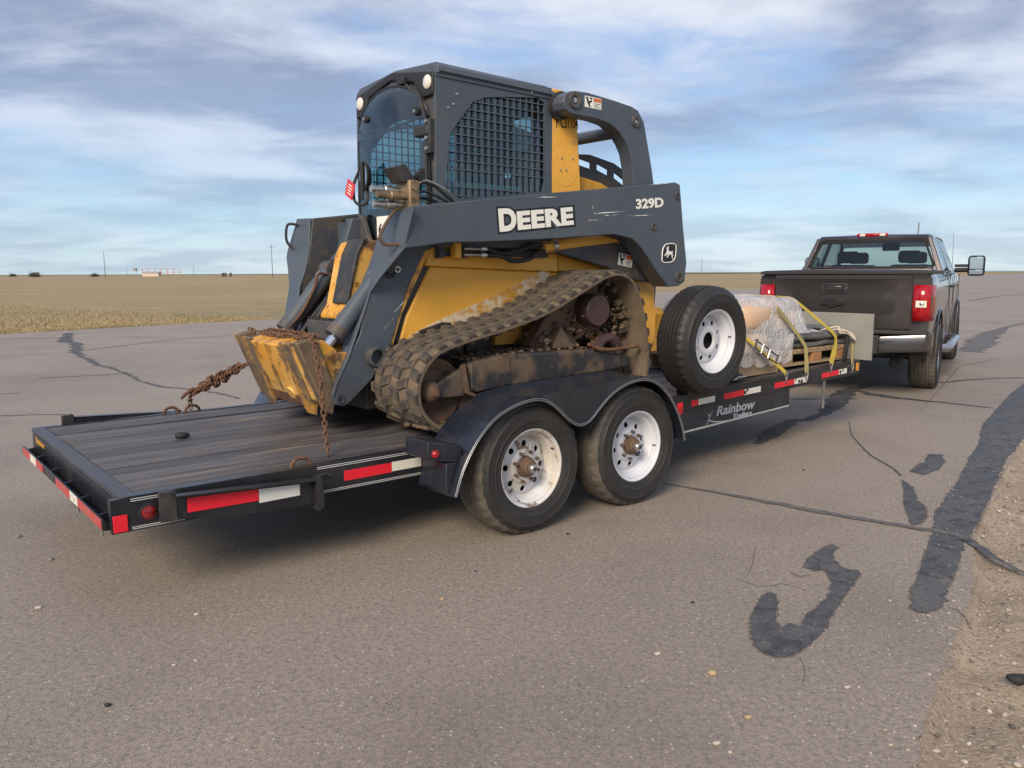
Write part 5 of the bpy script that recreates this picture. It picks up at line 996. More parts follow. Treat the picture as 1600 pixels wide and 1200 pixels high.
part('lower_pivot', M().cyl((-.76, .87, .80), (-.76, 1.62, .80), .05, 18), yellow_worn, qa); part('locking_pin_boss', M().cyl((-.87, 1.18, .745), (-.79, 1.18, .80), .05, 18), yellow_worn, qa)
# ---- tracks
LOOP = catmull([(x, 0, z) for x, z in ((-.33, .608), (-.435, .640), (-.508, .715), (-.532, .80), (-.52, .885), (-.468, .965), (-.385, 1.025), (-.20, 1.073), (.08, 1.128), (.36, 1.198), (.56, 1.275), (.80, 1.380), (.93, 1.428), (1.045, 1.434), (1.14, 1.392), (1.20, 1.30), (1.25, 1.18), (1.295, .98), (1.305, .85), (1.285, .74), (1.22, .655), (1.12, .615), (.7, .615), (.2, .612))], 6, closed=True)
LOOP = [Vector((v.x, 0, v.z + (.028 * max(0, v.x + .5) if v.z < .70 else 0) * 1.0)) for v in LOOP]
PT = resample(LOOP, .034, closed=True)[:-1]; n = len(PT)
if n % 3: PT = resample(LOOP, .034, closed=True)[:-1]
def nrm(i):
    t = (PT[(i + 1) % n] - PT[i - 1]).normalized(); return t, Vector((-t.z, 0, t.x)) if False else Vector((t.z, 0, -t.x))
cen = sum(PT, Vector()) / n
def track(ya, yb, near):
    tk = node('track', ml, (.4, (ya + yb) / 2, .9)); rows = []
    for i in range(n):
        t, N_ = nrm(i)
        if N_.dot(PT[i] - cen) < 0: N_ = -N_
        w = [(ya, .002), (ya, .022), (ya + .012, .028), (yb - .012, .028), (yb, .022), (yb, .002), (yb - .10, 0), (ya + .10, 0)]
        rows.append([(PT[i].x + N_.x * h, y, PT[i].z + N_.z * h) for y, h in w])
    part('belt', M().grid(rows, closed_u=True, closed_v=True), track_mud, tk, recalc=True, smooth=60)
    W = yb - ya; lm = M().prism([(-.030, 0), (-.024, .015), (.018, .015), (.030, 0)], -W * .108, W * .108)
    for k, v in enumerate(lm.v): 
        x, y, z = v; lm.v[k] = (x + .022 * (1 if y > 0 else -1) * .6, y, z)
    me = mesh_of(lm, 'tread_lug'); finish(me, track_rubber, 30)
    mn = n // 3; cols = 5
    joined = M()
    for i in range(mn):
        for c in range(cols):
            u = (i + (.5 if c % 2 else 0)) / mn * n; k = int(u) % n; f = u - int(u); P = PT[k].lerp(PT[(k + 1) % n], f); t, N_ = nrm(k)
            if N_.dot(P - cen) < 0: N_ = -N_; 
            y = ya + W * (c + .5) / cols; tt = Vector((-N_.z, 0, N_.x)) * -1
            R_ = Matrix((tt, Vector((0, 1, 0)), N_)).transposed(); Pw = P + N_ * .026 + Vector((0, y, 0))
            if near and (PT[k].z > 1.0 or (PT[k].x < -.2 and PT[k].z > .66)):
                o = bpy.data.objects.new('tread_lug', me); C.objects.link(o); o.parent = tk; o.location = Pw - Vector(BASE[tk.name]); e = R_.to_euler(); o.rotation_euler = e; 
                if c % 2: o.scale = (1, -1, 1)
            else: joined.add([tuple(R_ @ Vector(q) + Pw) for q in lm.v], lm.f)
    o = part('tread_lugs', joined, track_rubber, tk, smooth=0, kind='stuff')
    # inner drive lugs
    dl = M()
    for i in range(0, n, 3):
        t, N_ = nrm(i)
        if N_.dot(PT[i] - cen) < 0: N_ = -N_
        P = PT[i] - N_ * .018; R_ = Matrix((Vector((N_.z, 0, -N_.x)), Vector((0, 1, 0)), N_)).transposed(); ym = (ya + yb) / 2
        for dy in (-.06, .06): b_ = M().box(-.018, .018, -.018, .018, -.035, .02); dl.add([tuple(R_ @ Vector(q) + P + Vector((0, ym + dy, 0))) for q in b_.v], b_.f)
    part('drive_lugs', dl, track_mud, tk, smooth=0, kind='stuff')
    return tk
track(.30, .755, True); track(mir(.755), mir(.30), False)
# ---- undercarriage, near side and far side
for near in (True, False):
    f = (lambda y: y) if near else mir
    u = node('undercarriage', ml, (.4, f(.5), .85)); lo = .36
    def bx_(x0, x1, y0, y1, z0, z1): return M().box(x0, x1, min(f(y0), f(y1)), max(f(y0), f(y1)), z0, z1)
    def pr_(P, y0, y1): return M().prism(P, min(f(y0), f(y1)), max(f(y0), f(y1)))
    part('track_beam', pr_([(-.16, .955), (.14, .985), (.87, .965), (1.20, .90), (1.22, .82), (.90, .80), (-.16, .775)], .36, .62), under_black, u, bevel=.02)
    part('beam_cover', pr_([(-.15, .945), (.135, .972), (.135, .800), (-.12, .778), (-.15, .80)], .352, .36), under_black, u, bevel=.006)
    part('front_fork', pr_([(-.20, .93), (-.20, .76), (-.42, .765), (-.45, .81), (-.36, .865)], .35, .40), under_black, u, bevel=.01)
    s = 1 if near else -1
    part('front_idler', M().lathe([(0, .02 * s), (.05, 0), (.055, .03 * s), (.12, .05 * s), (.165, .025 * s), (.188, .02 * s), (.188, .22 * s), (.165, .22 * s), (0, .2 * s)], (-.365, f(.40), .80), n=44), hub_rust, u, smooth=30)
    part('idler_hub', M().lathe([(0, -.035 * s), (.030, -.03 * s), (.045, -.015 * s), (.06, 0), (.065, .04 * s)], (-.42, f(.36), .805), n=20), hub_rust, u)
    part('idler_bolt', M().cyl((-.42, f(.335), .805), (-.42, f(.31), .805), .018, 6), rust, u)
    part('rear_idler', M().lathe([(0, .02 * s), (.05, 0), (.06, .04 * s), (.13, .05 * s), (.155, .02 * s), (.155, .2 * s), (0, .2 * s)], (1.12, f(.42), .80), n=40), hub_rust, u, smooth=30)
    part('rear_idler_rim', M().lathe([(.07, 0), (.09, -.01 * s), (.13, 0), (.13, .05 * s)], (1.04, f(.40), .93), n=28), maroon, u)
    for i in range(5): part('track_roller', M().lathe([(0, .0), (.05, 0), (.075, .01 * s), (.078, .06 * s), (.05, .07 * s), (.05, .16 * s), (.078, .17 * s), (.078, .22 * s), (0, .22 * s)], (-.12 + i * .24, f(.40), .715 + .007 * i), n=24), hub_rust, u)
    # drive motor and sprocket
    part('drive_motor', M().lathe([(0, 0), (.098, 0), (.104, .008 * s), (.104, .15 * s), (.135, .16 * s), (.135, .34 * s)], (.905, f(.37), 1.215), n=40), maroon, u, smooth=30)
    spk = []
    for k in range(52):
        a_ = 2 * math.pi * k / 52; r = .195 if k % 4 in (0, 1) else .155; spk.append((.92 + r * math.cos(a_), 1.215 + r * math.sin(a_)))
    part('sprocket', pr_(spk, .50, .535), hub_rust, u); part('sprocket', pr_(spk, .60, .63), hub_rust, u)
    part('motor_mount', pr_([(.42, 1.0), (.55, 1.17), (.72, 1.30), (.80, 1.05), (.86, .98), (.60, .97)], .50, .60), hub_rust, u, bevel=.01); part('mount_web', pr_([(.55, .98), (.62, 1.12), (.70, 1.02), (.76, .98)], .42, .50), mudm, u, bevel=.01)
    part('swing_rod', M().tube([(.80, f(.36), 1.0), (.88, f(.35), .965), (.98, f(.34), .955), (1.26, f(.34), .962)], .012, 8), rust, u)
    part('guard_rib', pr_([(-.23, .94), (-.20, .95), (-.17, .79), (-.12, .765), (-.14, .755), (-.20, .78)], .345, .36), hub_rust, u)
    # clods of mud stuck on the beam
    rnd = random.Random(5 + near); g = M(); bm = bmesh.new(); bmesh.ops.create_icosphere(bm, subdivisions=1, radius=1); V_ = [v.co.copy() for v in bm.verts]; F_ = [[v.index for v in q.verts] for q in bm.faces]; bm.free()
    for k in range(420):
        t = rnd.random(); 
        if k % 3 == 0: x, y, z, r = -.15 + t * 1.05, rnd.uniform(.37, .62), .965 + .02 * math.sin(t * 3.0), rnd.uniform(.006, .020)
        elif k % 3 == 1: x, y, z, r = 1.0 + rnd.random() * .22, rnd.uniform(.40, .7), 1.32 - rnd.random() * .52, rnd.uniform(.006, .016)
        else:
            a_ = rnd.uniform(0, 6.28); rr_ = rnd.uniform(.10, .19); x, y, z, r = .92 + rr_ * math.cos(a_), rnd.uniform(.46, .62), 1.215 + rr_ * math.sin(a_), rnd.uniform(.005, .014)
        g.add([(x + v.x * r * rnd.uniform(.7, 1.6), f(y + v.y * r), z + v.z * r * rnd.uniform(.5, 1)) for v in V_], F_)
    for k in range(200):
        x = rnd.uniform(.45, 1.25); z = rnd.uniform(.97, 1.08) + .18 * rnd.random() * (x > .6); y = rnd.uniform(.40, .72); r = rnd.uniform(.006, .020); g.add([(x + v.x * r * rnd.uniform(.8, 1.5), f(y + v.y * r), z + v.z * r) for v in V_], F_)
    for k in range(70):
        x, y = rnd.uniform(-.5, .0), rnd.uniform(.30, .6); r = rnd.uniform(.01, .03); g.add([(x + v.x * r, f(y + v.y * r), .615 + v.z * r * .6) for v in V_], F_)
    part('mud_clods', g, mudm, u, smooth=60, kind='stuff')
part('inner_dark_plate', M().prism([(-.35, .80), (-.30, 1.0), (.3, 1.05), (.95, 1.30), (1.20, 1.20), (1.25, .80)], .765, .785), under_black, ml)
# ---- tie-down chains
ch = thing('tie_down_chain', 'rusty chain hanging straight from the near end of the yellow attachment frame to the deck', 'chain', TRAIL, (-1.0, .45, .52))
chain(ch, [(-.90, .80, 1.115), (-.93, .76, 1.115), (-.945, .70, 1.06), (-.965, .60, .90), (-.985, .54, .72), (-1.02, .44, .53)], jitter=25)
chain(ch, catmull([(-.90, .82, 1.12), (-.92, .92, 1.10), (-.90, 1.10, 1.105), (-.91, 1.30, 1.10), (-.90, 1.50, 1.10), (-.91, 1.70, 1.11)], 5), jitter=80)
chain(ch, catmull([(-.875, .80, 1.115), (-.88, .95, 1.12), (-.87, 1.25, 1.12), (-.88, 1.5, 1.115)], 5), jitter=80)
ch2 = thing('tie_down_chain', 'rusty chain bunched in a knotted coil, running from the frame to the far deck edge', 'chain', TRAIL, (-1.13, 2.25, .57))
chain(ch2, [(-.80, 1.72, .97), (-.86, 1.84, .88), (-.95, 2.0, .80), (-1.05, 2.10, .715), (-1.14, 2.18, .655), (-1.125, 2.25, .60), (-1.12, 2.26, .545)], jitter=25)
ax = catmull([(-.885, 1.88, .86), (-.95, 2.0, .80), (-1.04, 2.09, .735), (-1.13, 2.16, .675)], 6); rp = []
rr0 = random.Random(3)
for k in range(3):
    for i, q in enumerate(ax):
        u = i / (len(ax) - 1); a_ = i * 1.9 + k * 2.1; r = .035 * math.sin(math.pi * min(1, u * 1.05)) + .008 + rr0.uniform(0, .012); rp.append(q + Vector((r * math.cos(a_) * .7, r * math.cos(a_) * .7, r * math.sin(a_))))
    ax = ax[::-1]
chain(ch2, rp, jitter=80, step=.85)
part('grab_hook', M().tube([(-1.13, 2.15, .70), (-1.19, 2.14, .665), (-1.22, 2.12, .645)], [.014, .012, .008], 8), rust, ch2)
# ------------------------------------------------------------------ the pickup
pk = thing('pickup_truck', 'dark grey crew cab pickup parked ahead of the trailer with folding bed cover', 'pickup truck', TRUCK, (0, 0, 0))
XW1, XW2 = 1.12, 5.07
def body_sec(hw, top, bot, tum=.0):
    """half section of the body side from rail to sill"""
    return [(hw - .075, top), (hw - .030, top - .012), (hw - .008, top - .06), (hw, top - .22), (hw + .004, top - .36), (hw - .012, top - .50), (hw - .022, top - .66), (hw - .05, bot), (hw - .12, bot - .01)]
def loft(secs):
    rows = []
    for x, hw, top, bot in secs:
        h = body_sec(hw, top, bot); rows.append([(x, -y, z) for y, z in h] + [(x, y, z) for y, z in h[::-1]])
    g = M().grid(rows, closed_v=True); n = len(rows[0]); g.f += [tuple(range(n)), tuple(range(n * (len(rows) - 1), n * len(rows)))]; return g
secs = [(.02, .960, 1.430, .62), (.12, .975, 1.435, .60), (.5, .985, 1.437, .56), (2.05, .985, 1.437, .53)]
bed = boolean(loft(secs), [M().cyl((XW1, .70, .46), (XW1, 1.2, .46), .53, 44), M().cyl((XW1, -1.2, .46), (XW1, -.70, .46), .53, 44), M().box(.12, 1.98, -.84, .84, .95, 1.6)])
part('cargo_bed', bed, truck_paint, pk, recalc=True, smooth=35)
secs = [(2.075, .985, 1.437, .50), (2.6, .99, 1.440, .46), (4.3, .985, 1.44, .46), (4.75, .98, 1.43, .48), (5.2, .975, 1.36, .5), (5.75, .95, 1.30, .5), (6.0, .80, 1.22, .52)]
low = boolean(loft(secs), [M().cyl((XW2, .70, .46), (XW2, 1.3, .46), .52, 44), M().cyl((XW2, -1.3, .46), (XW2, -.70, .46), .52, 44), M().box(2.13, 4.55, -.88, .88, .66, 1.8)])
part('cab_body', low, truck_paint, pk, recalc=True, smooth=35)
# tailgate
TGP = M(); rows = []
for y in (-.762, -.72, -.4, 0, .4, .72, .762):
    e = .010 if abs(y) > .75 else 0
    rows.append([(x + e, y, z) for x, z in ((.0, .80), (-.012, .84), (-.022, 1.0), (-.026, 1.16), (-.020, 1.30), (-.028, 1.345), (-.034, 1.37), (-.034, 1.425), (-.015, 1.437), (.03, 1.437), (.03, .80))])
g = M().grid(rows, closed_v=True); g.f += [tuple(range(11)), tuple(range(66, 77))]
tg_ = part('tailgate', g, truck_paint, pk, recalc=True, smooth=30, bevel=.004)
part('top_trim', M().box(-.040, -.030, -.755, .755, 1.372, 1.428), dark_plastic, tg_, bevel=.004)
hb = part('handle_bezel', M().box(-.036, -.018, -.078, .222, 1.205, 1.325), dark_plastic, tg_, bevel=.012); part('handle', M().box(-.050, -.034, -.01, .165, 1.235, 1.295), truck_paint, tg_, bevel=.010); part('handle_recess', M().box(-.0385, -.036, -.04, .19, 1.222, 1.310), decal_black, tg_, bevel=.001); part('lock', M().cyl((-.04, -.052, 1.262), (-.032, -.052, 1.262), .010, 12), chrome, tg_)
# bow-tie emblem
BT = [(-.135, .030), (-.040, .030), (-.040, .052), (.048, .052), (.048, .030), (.135, .030), (.118, -.030), (.028, -.030), (.028, -.052), (-.052, -.052), (-.052, -.030), (-.15, -.030)]
part('emblem', M().prism([(.081 - a * 1.0, 1.096 + b) for a, b in BT], -.046, -.024, 'X'), decal_black, tg_, bevel=.004)
part('trim_badge', put_x(fit_w(text_mb('LT', .1, .001), .055), -.018, -.555, .850), chrome, tg_, smooth=0)
# lamps
for s, lab in ((-1, None), (1, None)):
    y0, y1 = sorted((s * .770, s * .955)); L = M(); rows = []
    for y, dx in ((.770, -.018), (.86, -.022), (.915, -.010), (.950, .035), (.975, .12), (.978, .17)):
        rows.append([(dx, s * y, z) for z in (.900, 1.04, 1.10, 1.16, 1.305)])
    lp = part('tail_lamp', M().grid(rows), red_lens, pk, smooth=50, recalc=True)
    for o in (lp,):
        md = o.modifiers.new('t', 'SOLIDIFY'); md.thickness = .02; md.offset = 0
    rows = [[(dx - .004, s * y, z) for z in (1.055, 1.13)] for y, dx in ((.80, -.030), (.86, -.033), (.90, -.026), (.925, -.004))]
    part('reverse_lens', M().grid(rows), clear_lens, lp, smooth=50, recalc=True); part('bulb', M().lathe([(0, -.05), (.02, -.045), (.028, -.03)], (.0, s * .86, 1.095), 'X', n=14), chrome, lp)
    for z in (1.0, 1.21): part('lens_divider', M().grid([[(dx - .0035, s * y, zz_) for zz_ in (z, z + .008)] for y, dx in ((.772, -.0185), (.86, -.022), (.915, -.010), (.950, .035))]), red_lens_dark, lp)
# tonneau cover
TN = M(); rows = []
for x in (-.05, .02, .5, 1.0, 1.5, 2.02): rows.append([(x, y, z + .012 * math.sin(x * 5 + y * 2) * (1 if abs(y) < .8 else 0)) for y, z in ((-.935, 1.43), (-.94, 1.458), (-.88, 1.472), (-.4, 1.475), (0, 1.478), (.4, 1.475), (.88, 1.472), (.94, 1.458), (.935, 1.43))])
g = M().grid(rows, closed_v=True); g.f += [tuple(range(9)), tuple(range(45, 54))]
tn = part('bed_cover', g, tarp, pk, recalc=True, smooth=50); part('cover_seam', M().tube([(-.052, -.93, 1.437), (-.055, 0, 1.440), (-.052, .93, 1.437)], .010, 6), tarp, tn)
part('loose_flap', M().grid([[(.02, -.80, 1.476), (.2, -.80, 1.48)], [(-.03, -.88, 1.505), (.2, -.9, 1.51)], [(.0, -.95, 1.468), (.25, -.965, 1.47)], [(.05, -.99, 1.462), (.3, -.99, 1.462)]]), tarp, tn, recalc=True)
# bumper
BM = M(); rows = []
for y, x0, zb, zt in ((-.985, .14, .60, .765), (-.975, -.02, .575, .760), (-.93, -.13, .560, .755), (-.48, -.20, .535, .725), (-.46, -.20, .53, .72)): rows.append([(x0, y, zb), (x0 - .008, y, zb + .02), (x0 - .008, y, zt - .02), (x0, y, zt), (x0 + .10, y, zt), (x0 + .10, y, zb)])
for s in (-1, 1):
    g = M().grid([[(x, y * -s if s > 0 else y, z) for x, y, z in r] for r in rows], closed_v=True); g.f += [tuple(range(6)), tuple(range(24, 30))]; part('rear_bumper', g, chrome_d if 'chrome_d' in globals() else mat('smoked_chrome', (.15, .145, .15), .22, 1, layers=[((.10, .095, .095), 3, .4, .7, .6, one)]), pk, recalc=True, smooth=30, bevel=.004)
part('bumper_step', M().box(-.20, .02, -.46, .46, .52, .735), dark_plastic, pk, bevel=.012); part('bumper_top', M().box(-.13, .04, -.95, .95, .745, .790), dark_plastic, pk, bevel=.012); part('hitch', M().box(-.34, -.1, -.04, .04, .44, .51), dark_steel, pk, bevel=.005); part('hitch_ball', M().lathe([(0, .05), (.02, .047), (.025, .02), (.012, 0)], (-.30, 0, .51), 'Z', n=16), chrome, pk)
part('safety_cable', M().tube(catmull([(-.15, -.2, .5), (-.4, -.15, .42), (-.7, -.05, .40), (-.9, 0, .46)], 5), .008, 6), hose, pk)
for s in (-1, 1):            # arch lips
    for xw in (XW1, XW2): part('wheel_arch_trim', M().tube([(xw + .545 * math.cos(a), s * .982, .46 + .545 * math.sin(a)) for a in [rad(-2 + 184 * i / 24) for i in range(25)]], .013, 8), truck_paint, pk)
    part('arch_liner', M().prism(arc(XW1, .46, .60, 0, 180, 16) + arc(XW1, .46, .535, 180, 0, 16), s * .70, s * .93), dark_plastic, pk)
# greenhouse
GB = [(2.10, 1.44), (2.26, 1.86), (2.34, 1.955), (2.7, 1.985), (3.6, 1.985), (4.05, 1.96), (4.35, 1.88), (4.95, 1.42)]
def gw_(z): return .93 - (z - 1.42) * .36 if z < 1.93 else .745
rf = M(); rows = []
for x, z in ((2.27, 1.90), (2.34, 1.955), (2.7, 1.985), (3.6, 1.990), (4.05, 1.965), (4.35, 1.90)):
    rows.append([(x + d, y, z + dz) for y, dz, d in ((-.745, -.06, 0), (-.735, -.02, 0), (-.68, -.003, -.01), (0, .015, -.02), (.68, -.003, -.01), (.735, -.02, 0), (.745, -.06, 0), (.60, -.05, 0), (-.60, -.05, 0))])
g = M().grid(rows, closed_v=True); g.f += [tuple(range(9)), tuple(range(45, 54))]; part('roof', g, truck_paint, pk, recalc=True, smooth=45)
def quadbar(P0, P1, w0, w1, s):
    """pillar: four-sided bar between two points, w = (dx, dy)"""
    g = M(); vs = []
    for (x, y, z), (dx, dy) in ((P0, w0), (P1, w1)): vs += [(x, y, z), (x + dx, y, z), (x + dx, y - dy * s, z), (x, y - dy * s, z)]
    return g.add(vs, [(0, 1, 2, 3), (4, 5, 6, 7), (0, 1, 5, 4), (1, 2, 6, 5), (2, 3, 7, 6), (3, 0, 4, 7)])
for s in (-1, 1):
    for nm, a, b, w0, w1 in (('rear_pillar', (2.09, s * .925, 1.43), (2.27, s * .745, 1.93), (.26, .075), (.22, .06)), ('centre_pillar', (3.28, s * .93, 1.43), (3.26, s * .745, 1.95), (.10, .05), (.10, .05)), ('front_pillar', (4.78, s * .92, 1.42), (4.22, s * .745, 1.93), (.13, .06), (.10, .05))):
        part(nm, quadbar(a, b, w0, w1, s), truck_paint, pk, recalc=True, bevel=.012)
    part('side_window', M().grid([[(2.33, s * .918, 1.44), (2.46, s * .745, 1.93)], [(3.29, s * .918, 1.44), (3.28, s * .745, 1.95)]]), truck_glass, pk); part('side_window', M().grid([[(3.37, s * .918, 1.44), (3.35, s * .745, 1.95)], [(4.80, s * .912, 1.43), (4.24, s * .745, 1.93)]]), truck_glass, pk)
    part('roof_drip', M().tube([(2.30, s * .748, 1.915), (3.0, s * .752, 1.95), (3.8, s * .752, 1.945), (4.25, s * .748, 1.91)], .012, 6), truck_paint, pk)
RW = [(-.79, 1.515), (.79, 1.515), (.80, 1.54), (.655, 1.90), (.62, 1.915), (-.62, 1.915), (-.655, 1.90), (-.80, 1.54)]
def rwx(z): return 2.105 + (z - 1.44) * .36
part('rear_window', M().add([(rwx(z) + .0, y, z) for y, z in RW], [tuple(range(8))]), truck_glass, pk, smooth=0)
part('window_seal', M().tube([(rwx(z) - .004, y, z) for y, z in RW], .016, 8, closed=True), window_rubber, pk)
part('rear_panel', M().add([(rwx(1.43), -.93, 1.43), (rwx(1.43), .93, 1.43), (rwx(1.52), .90, 1.52), (rwx(1.52), -.90, 1.52)], [(0, 1, 2, 3)]), truck_paint, pk); part('roof_rear_panel', M().add([(rwx(1.915), -.70, 1.915), (rwx(1.915), .70, 1.915), (rwx(1.965) + .02, .70, 1.96), (rwx(1.965) + .02, -.70, 1.96)], [(0, 1, 2, 3)]), truck_paint, pk)
bl = part('high_stop_lamp', M().box(2.235, 2.275, -.20, .205, 1.943, 1.992), red_lens, pk, bevel=.016); 
for y in (-.13, .13): part('cargo_lens', M().box(2.228, 2.240, y - .035, y + .035, 1.950, 1.985), clear_lens, bl, bevel=.008)
part('windscreen', M().grid([[(4.90, -.86, 1.43), (4.33, -.70, 1.91)], [(4.97, 0, 1.43), (4.38, 0, 1.93)], [(4.90, .86, 1.43), (4.33, .70, 1.91)]]), clear_g, pk)
part('dashboard', M().box(4.35, 4.9, -.86, .86, 1.15, 1.42), seat_m, pk, bevel=.05)
for y in (-.42, .42):
    for x in (2.95, 3.95):
        st_ = node('seat', pk, (x, y, 1.0)); part('backrest', M().box(x, x + .16, y - .27, y + .27, .9, 1.56, ('Y', -10)), seat_m, st_, bevel=.05); part('headrest', M().box(x - .07, x + .05, y - .15, y + .15, 1.58, 1.76), seat_m, st_, bevel=.045)
part('rear_mirror', M().box(4.34, 4.38, -.13, .13, 1.79, 1.86), dark_plastic, pk, bevel=.02); part('cab_floor', M().box(2.14, 4.6, -.87, .87, .66, .70), seat_m, pk)
# doors: shut lines, handles, rocker
for s in (-1, 1):
    for x in (2.44, 3.30, 4.62): part('shut_line', M().tube([(x, s * (.9935 if z > .8 else .975), z) for z in (1.42, 1.2, 1.08, .95, .8, .62)], .004, 4), decal_black, pk)
    for x in (2.78, 3.62): part('door_handle', M().tube([(x, s * .995, 1.245), (x + .02, s * 1.03, 1.25), (x + .18, s * 1.03, 1.25), (x + .20, s * .995, 1.245)], .015, 8), truck_paint, pk)
    part('side_step', M().tube([(2.05, s * .93, .44), (2.15, s * 1.03, .42), (4.2, s * 1.03, .42), (4.3, s * .93, .44)], .055, 14), mat('brushed_step', (.45, .46, .48), .3, .9), pk)
    part('fuel_door_line' if s > 0 else 'body_crease', M().tube([(.3, s * .994, 1.21), (1.0, s * .998, 1.215), (2.05, s * .994, 1.22)], .0025, 4), truck_paint, pk)
# towing mirrors
for s in (-1, 1):
    k = node('towing_mirror', pk, (4.45, s * 1.1, 1.5)); mirror_y = 1.235
    part('arm', M().tube([(4.45, s * .93, 1.475), (4.42, s * 1.12, 1.48)], .035, 10), dark_plastic, k); part('arm', M().tube([(4.45, s * .93, 1.545), (4.42, s * 1.12, 1.545)], .022, 10), dark_plastic, k)
    part('housing', M().box(4.36, 4.50, min(s * 1.11, s * 1.345), max(s * 1.11, s * 1.345), 1.385, 1.70), dark_plastic, k, bevel=.045, seg=4)
    part('mirror_glass', M().box(4.350, 4.358, min(s * 1.135, s * 1.32), max(s * 1.135, s * 1.32), 1.49, 1.675), mirror_m, k, bevel=.003); part('mirror_glass', M().box(4.350, 4.358, min(s * 1.135, s * 1.32), max(s * 1.135, s * 1.32), 1.408, 1.478), mirror_m, k, bevel=.003)
# wheels
def twheel(x, s):
    w = node('wheel', pk, (x, s * .985, .402)); make_tyre(.405, .285, 0, rubber, tread_rubber, w, ribs=6, block=3, rr=.235)
    part('rim', M().lathe([(0, .035), (.06, .03), (.07, .045), (.12, .06), (.19, .03), (.215, .02), (.225, .004), (.238, -.004), (.240, .006), (.225, .03), (.21, .2), (0, .2)], (0, 0, 0), n=48), chrome, w, loc=BASE[w.name])
    for k in range(8):
        a = 2 * math.pi * k / 8; part('rim_slot', M().cyl((.165 * math.cos(a), .030, .165 * math.sin(a)), (.165 * math.cos(a), .10, .165 * math.sin(a)), .024, 10), decal_black, w, loc=BASE[w.name])
    if s > 0: w.rotation_euler = (0, 0, math.pi)
for x in (XW1, XW2): twheel(x, -1); twheel(x, 1)
part('rear_axle', M().cyl((XW1, -.8, .40), (XW1, .8, .40), .05, 12).lathe([(0, -.16), (.1, -.12), (.15, 0), (.1, .12), (0, .16)], (XW1, 0, .40), 'Y', 16), dark_steel, pk)
part('front_axle', M().cyl((XW2, -.8, .40), (XW2, .8, .40), .05, 12), dark_steel, pk)
for s in (-1, 1): part('frame_rail', M().box(0, 5.8, s * .45 - .04, s * .45 + .04, .50, .62), dark_steel, pk)
part('exhaust_pipe', M().lathe([(.055, 0), (.058, .0), (.060, .32), (.045, .34), (.045, .04), (.05, .0)], (.14, -.60, .40), 'X', n=20), dark_steel, pk); part('exhaust_bore', M().lathe([(0, .03), (.054, .03)], (.14, -.60, .40), 'X', n=20), decal_black, pk)
part('mud_guard_underside', M().box(.0, 5.9, -.80, .80, .60, .64), dark_plastic, pk)
part('antenna', M().tube([(5.15, -.86, 1.36), (5.0, -.85, 2.10)], [.005, .002], 6), dark_steel, pk, label='thin whip antenna'); part('antenna', M().tube([(3.1, -.50, 1.98), (3.1, -.50, 2.16)], .012, 6), zinc, pk, label='short stub antenna on the roof')
part('front_grille', M().box(5.98, 6.05, -.7, .7, .75, 1.2), chrome, pk, bevel=.02); part('front_bumper', M().box(6.0, 6.15, -.95, .95, .5, .75), chrome, pk, bevel=.04)
# ------------------------------------------------------------------ the load ahead of the machine
def board(mb, x0, x1, y0, y1, z0, z1): return mb.box(x0, x1, y0, y1, z0, z1)
def pallet(x0, x1, y0, y1, label, m=wood_pallet):
    t = thing('pallet', label, 'pallet', TRAIL, ((x0 + x1) / 2, (y0 + y1) / 2, zd(x0))); zb = zd(x1) + .001
    for y in (y0, (y0 + y1) / 2 - .045, y1 - .09):
        part('base_board', M().box(x0, x1, y, y + .09, zb, zb + .018), m, t, bevel=.002)
        for i, x in enumerate((x0, (x0 + x1) / 2 - .07, x1 - .16)): part('block', M().box(x + .004, x + .15, y + .003, y + .087, zb + .0185, zb + .10), wood_orange if i else m, t, bevel=.003)
    for i in range(9):
        x = x0 + i * (x1 - x0 - .10) / 8; part('deck_board', M().box(x, x + .095, y0, y1, zb + .1195, zb + .138), m, t, bevel=.002)
    for y in (y0, y1 - .09): part('stringer_board', M().box(x0, x1, y, y + .09, zb + .1005, zb + .119), m, t, bevel=.002)
    return zb + .138
PZ = pallet(3.19, 4.27, .42, 1.42, 'pale pine pallet under the folded grey mats at the front of the trailer')
PZ2 = pallet(2.55, 3.14, .45, 1.42, 'brown pallet under the plastic wrapped sacks just ahead of the spare wheel')
# folded grey mats
t = thing('mat_stack', 'two thick grey mats folded on the front pallet under the straps', 'mats', TRAIL, (3.75, .9, PZ))
def mat_layer(z0, z1, x0, x1, y0, y1, k):
    rows = []; nx = 22
    for i in range(nx + 1):
        x = x0 + (x1 - x0) * i / nx; e = .018 * math.sin(i * .9 + k) ; h = (z1 - z0) / 2; zc = (z0 + z1) / 2 + .006 * math.sin(i * .55 + k * 2); r = []
        sh = 1 if 0 < i < nx else .4
        for a in [math.pi * j / 8 for j in range(-4, 5)]: r.append((x, y0 + .03 + e * .5 - .04 * math.cos(a), zc + h * sh * math.sin(a)))
        for a in [math.pi * j / 4 for j in range(2, 7)]: r.append((x, y1 - .03 - .04 * math.cos(a), zc + h * sh * math.sin(a)))
        rows.append(r)
    g = M().grid(rows, closed_v=True); n = len(rows[0]); g.f += [tuple(range(n)), tuple(range(n * nx, n * nx + n))]; return g
part('mat_layer', mat_layer(PZ + .001, PZ + .060, 3.24, 4.29, .44, 1.35, 0), mat_grey, t, recalc=True, smooth=60); part('mat_layer', mat_layer(PZ + .066, PZ + .135, 3.26, 4.26, .42, 1.33, 2), mat_grey, t, recalc=True, smooth=60); part('mat_layer', mat_layer(PZ + .137, PZ + .165, 3.55, 4.24, .55, 1.3, 4), mat_grey, t, recalc=True, smooth=60)
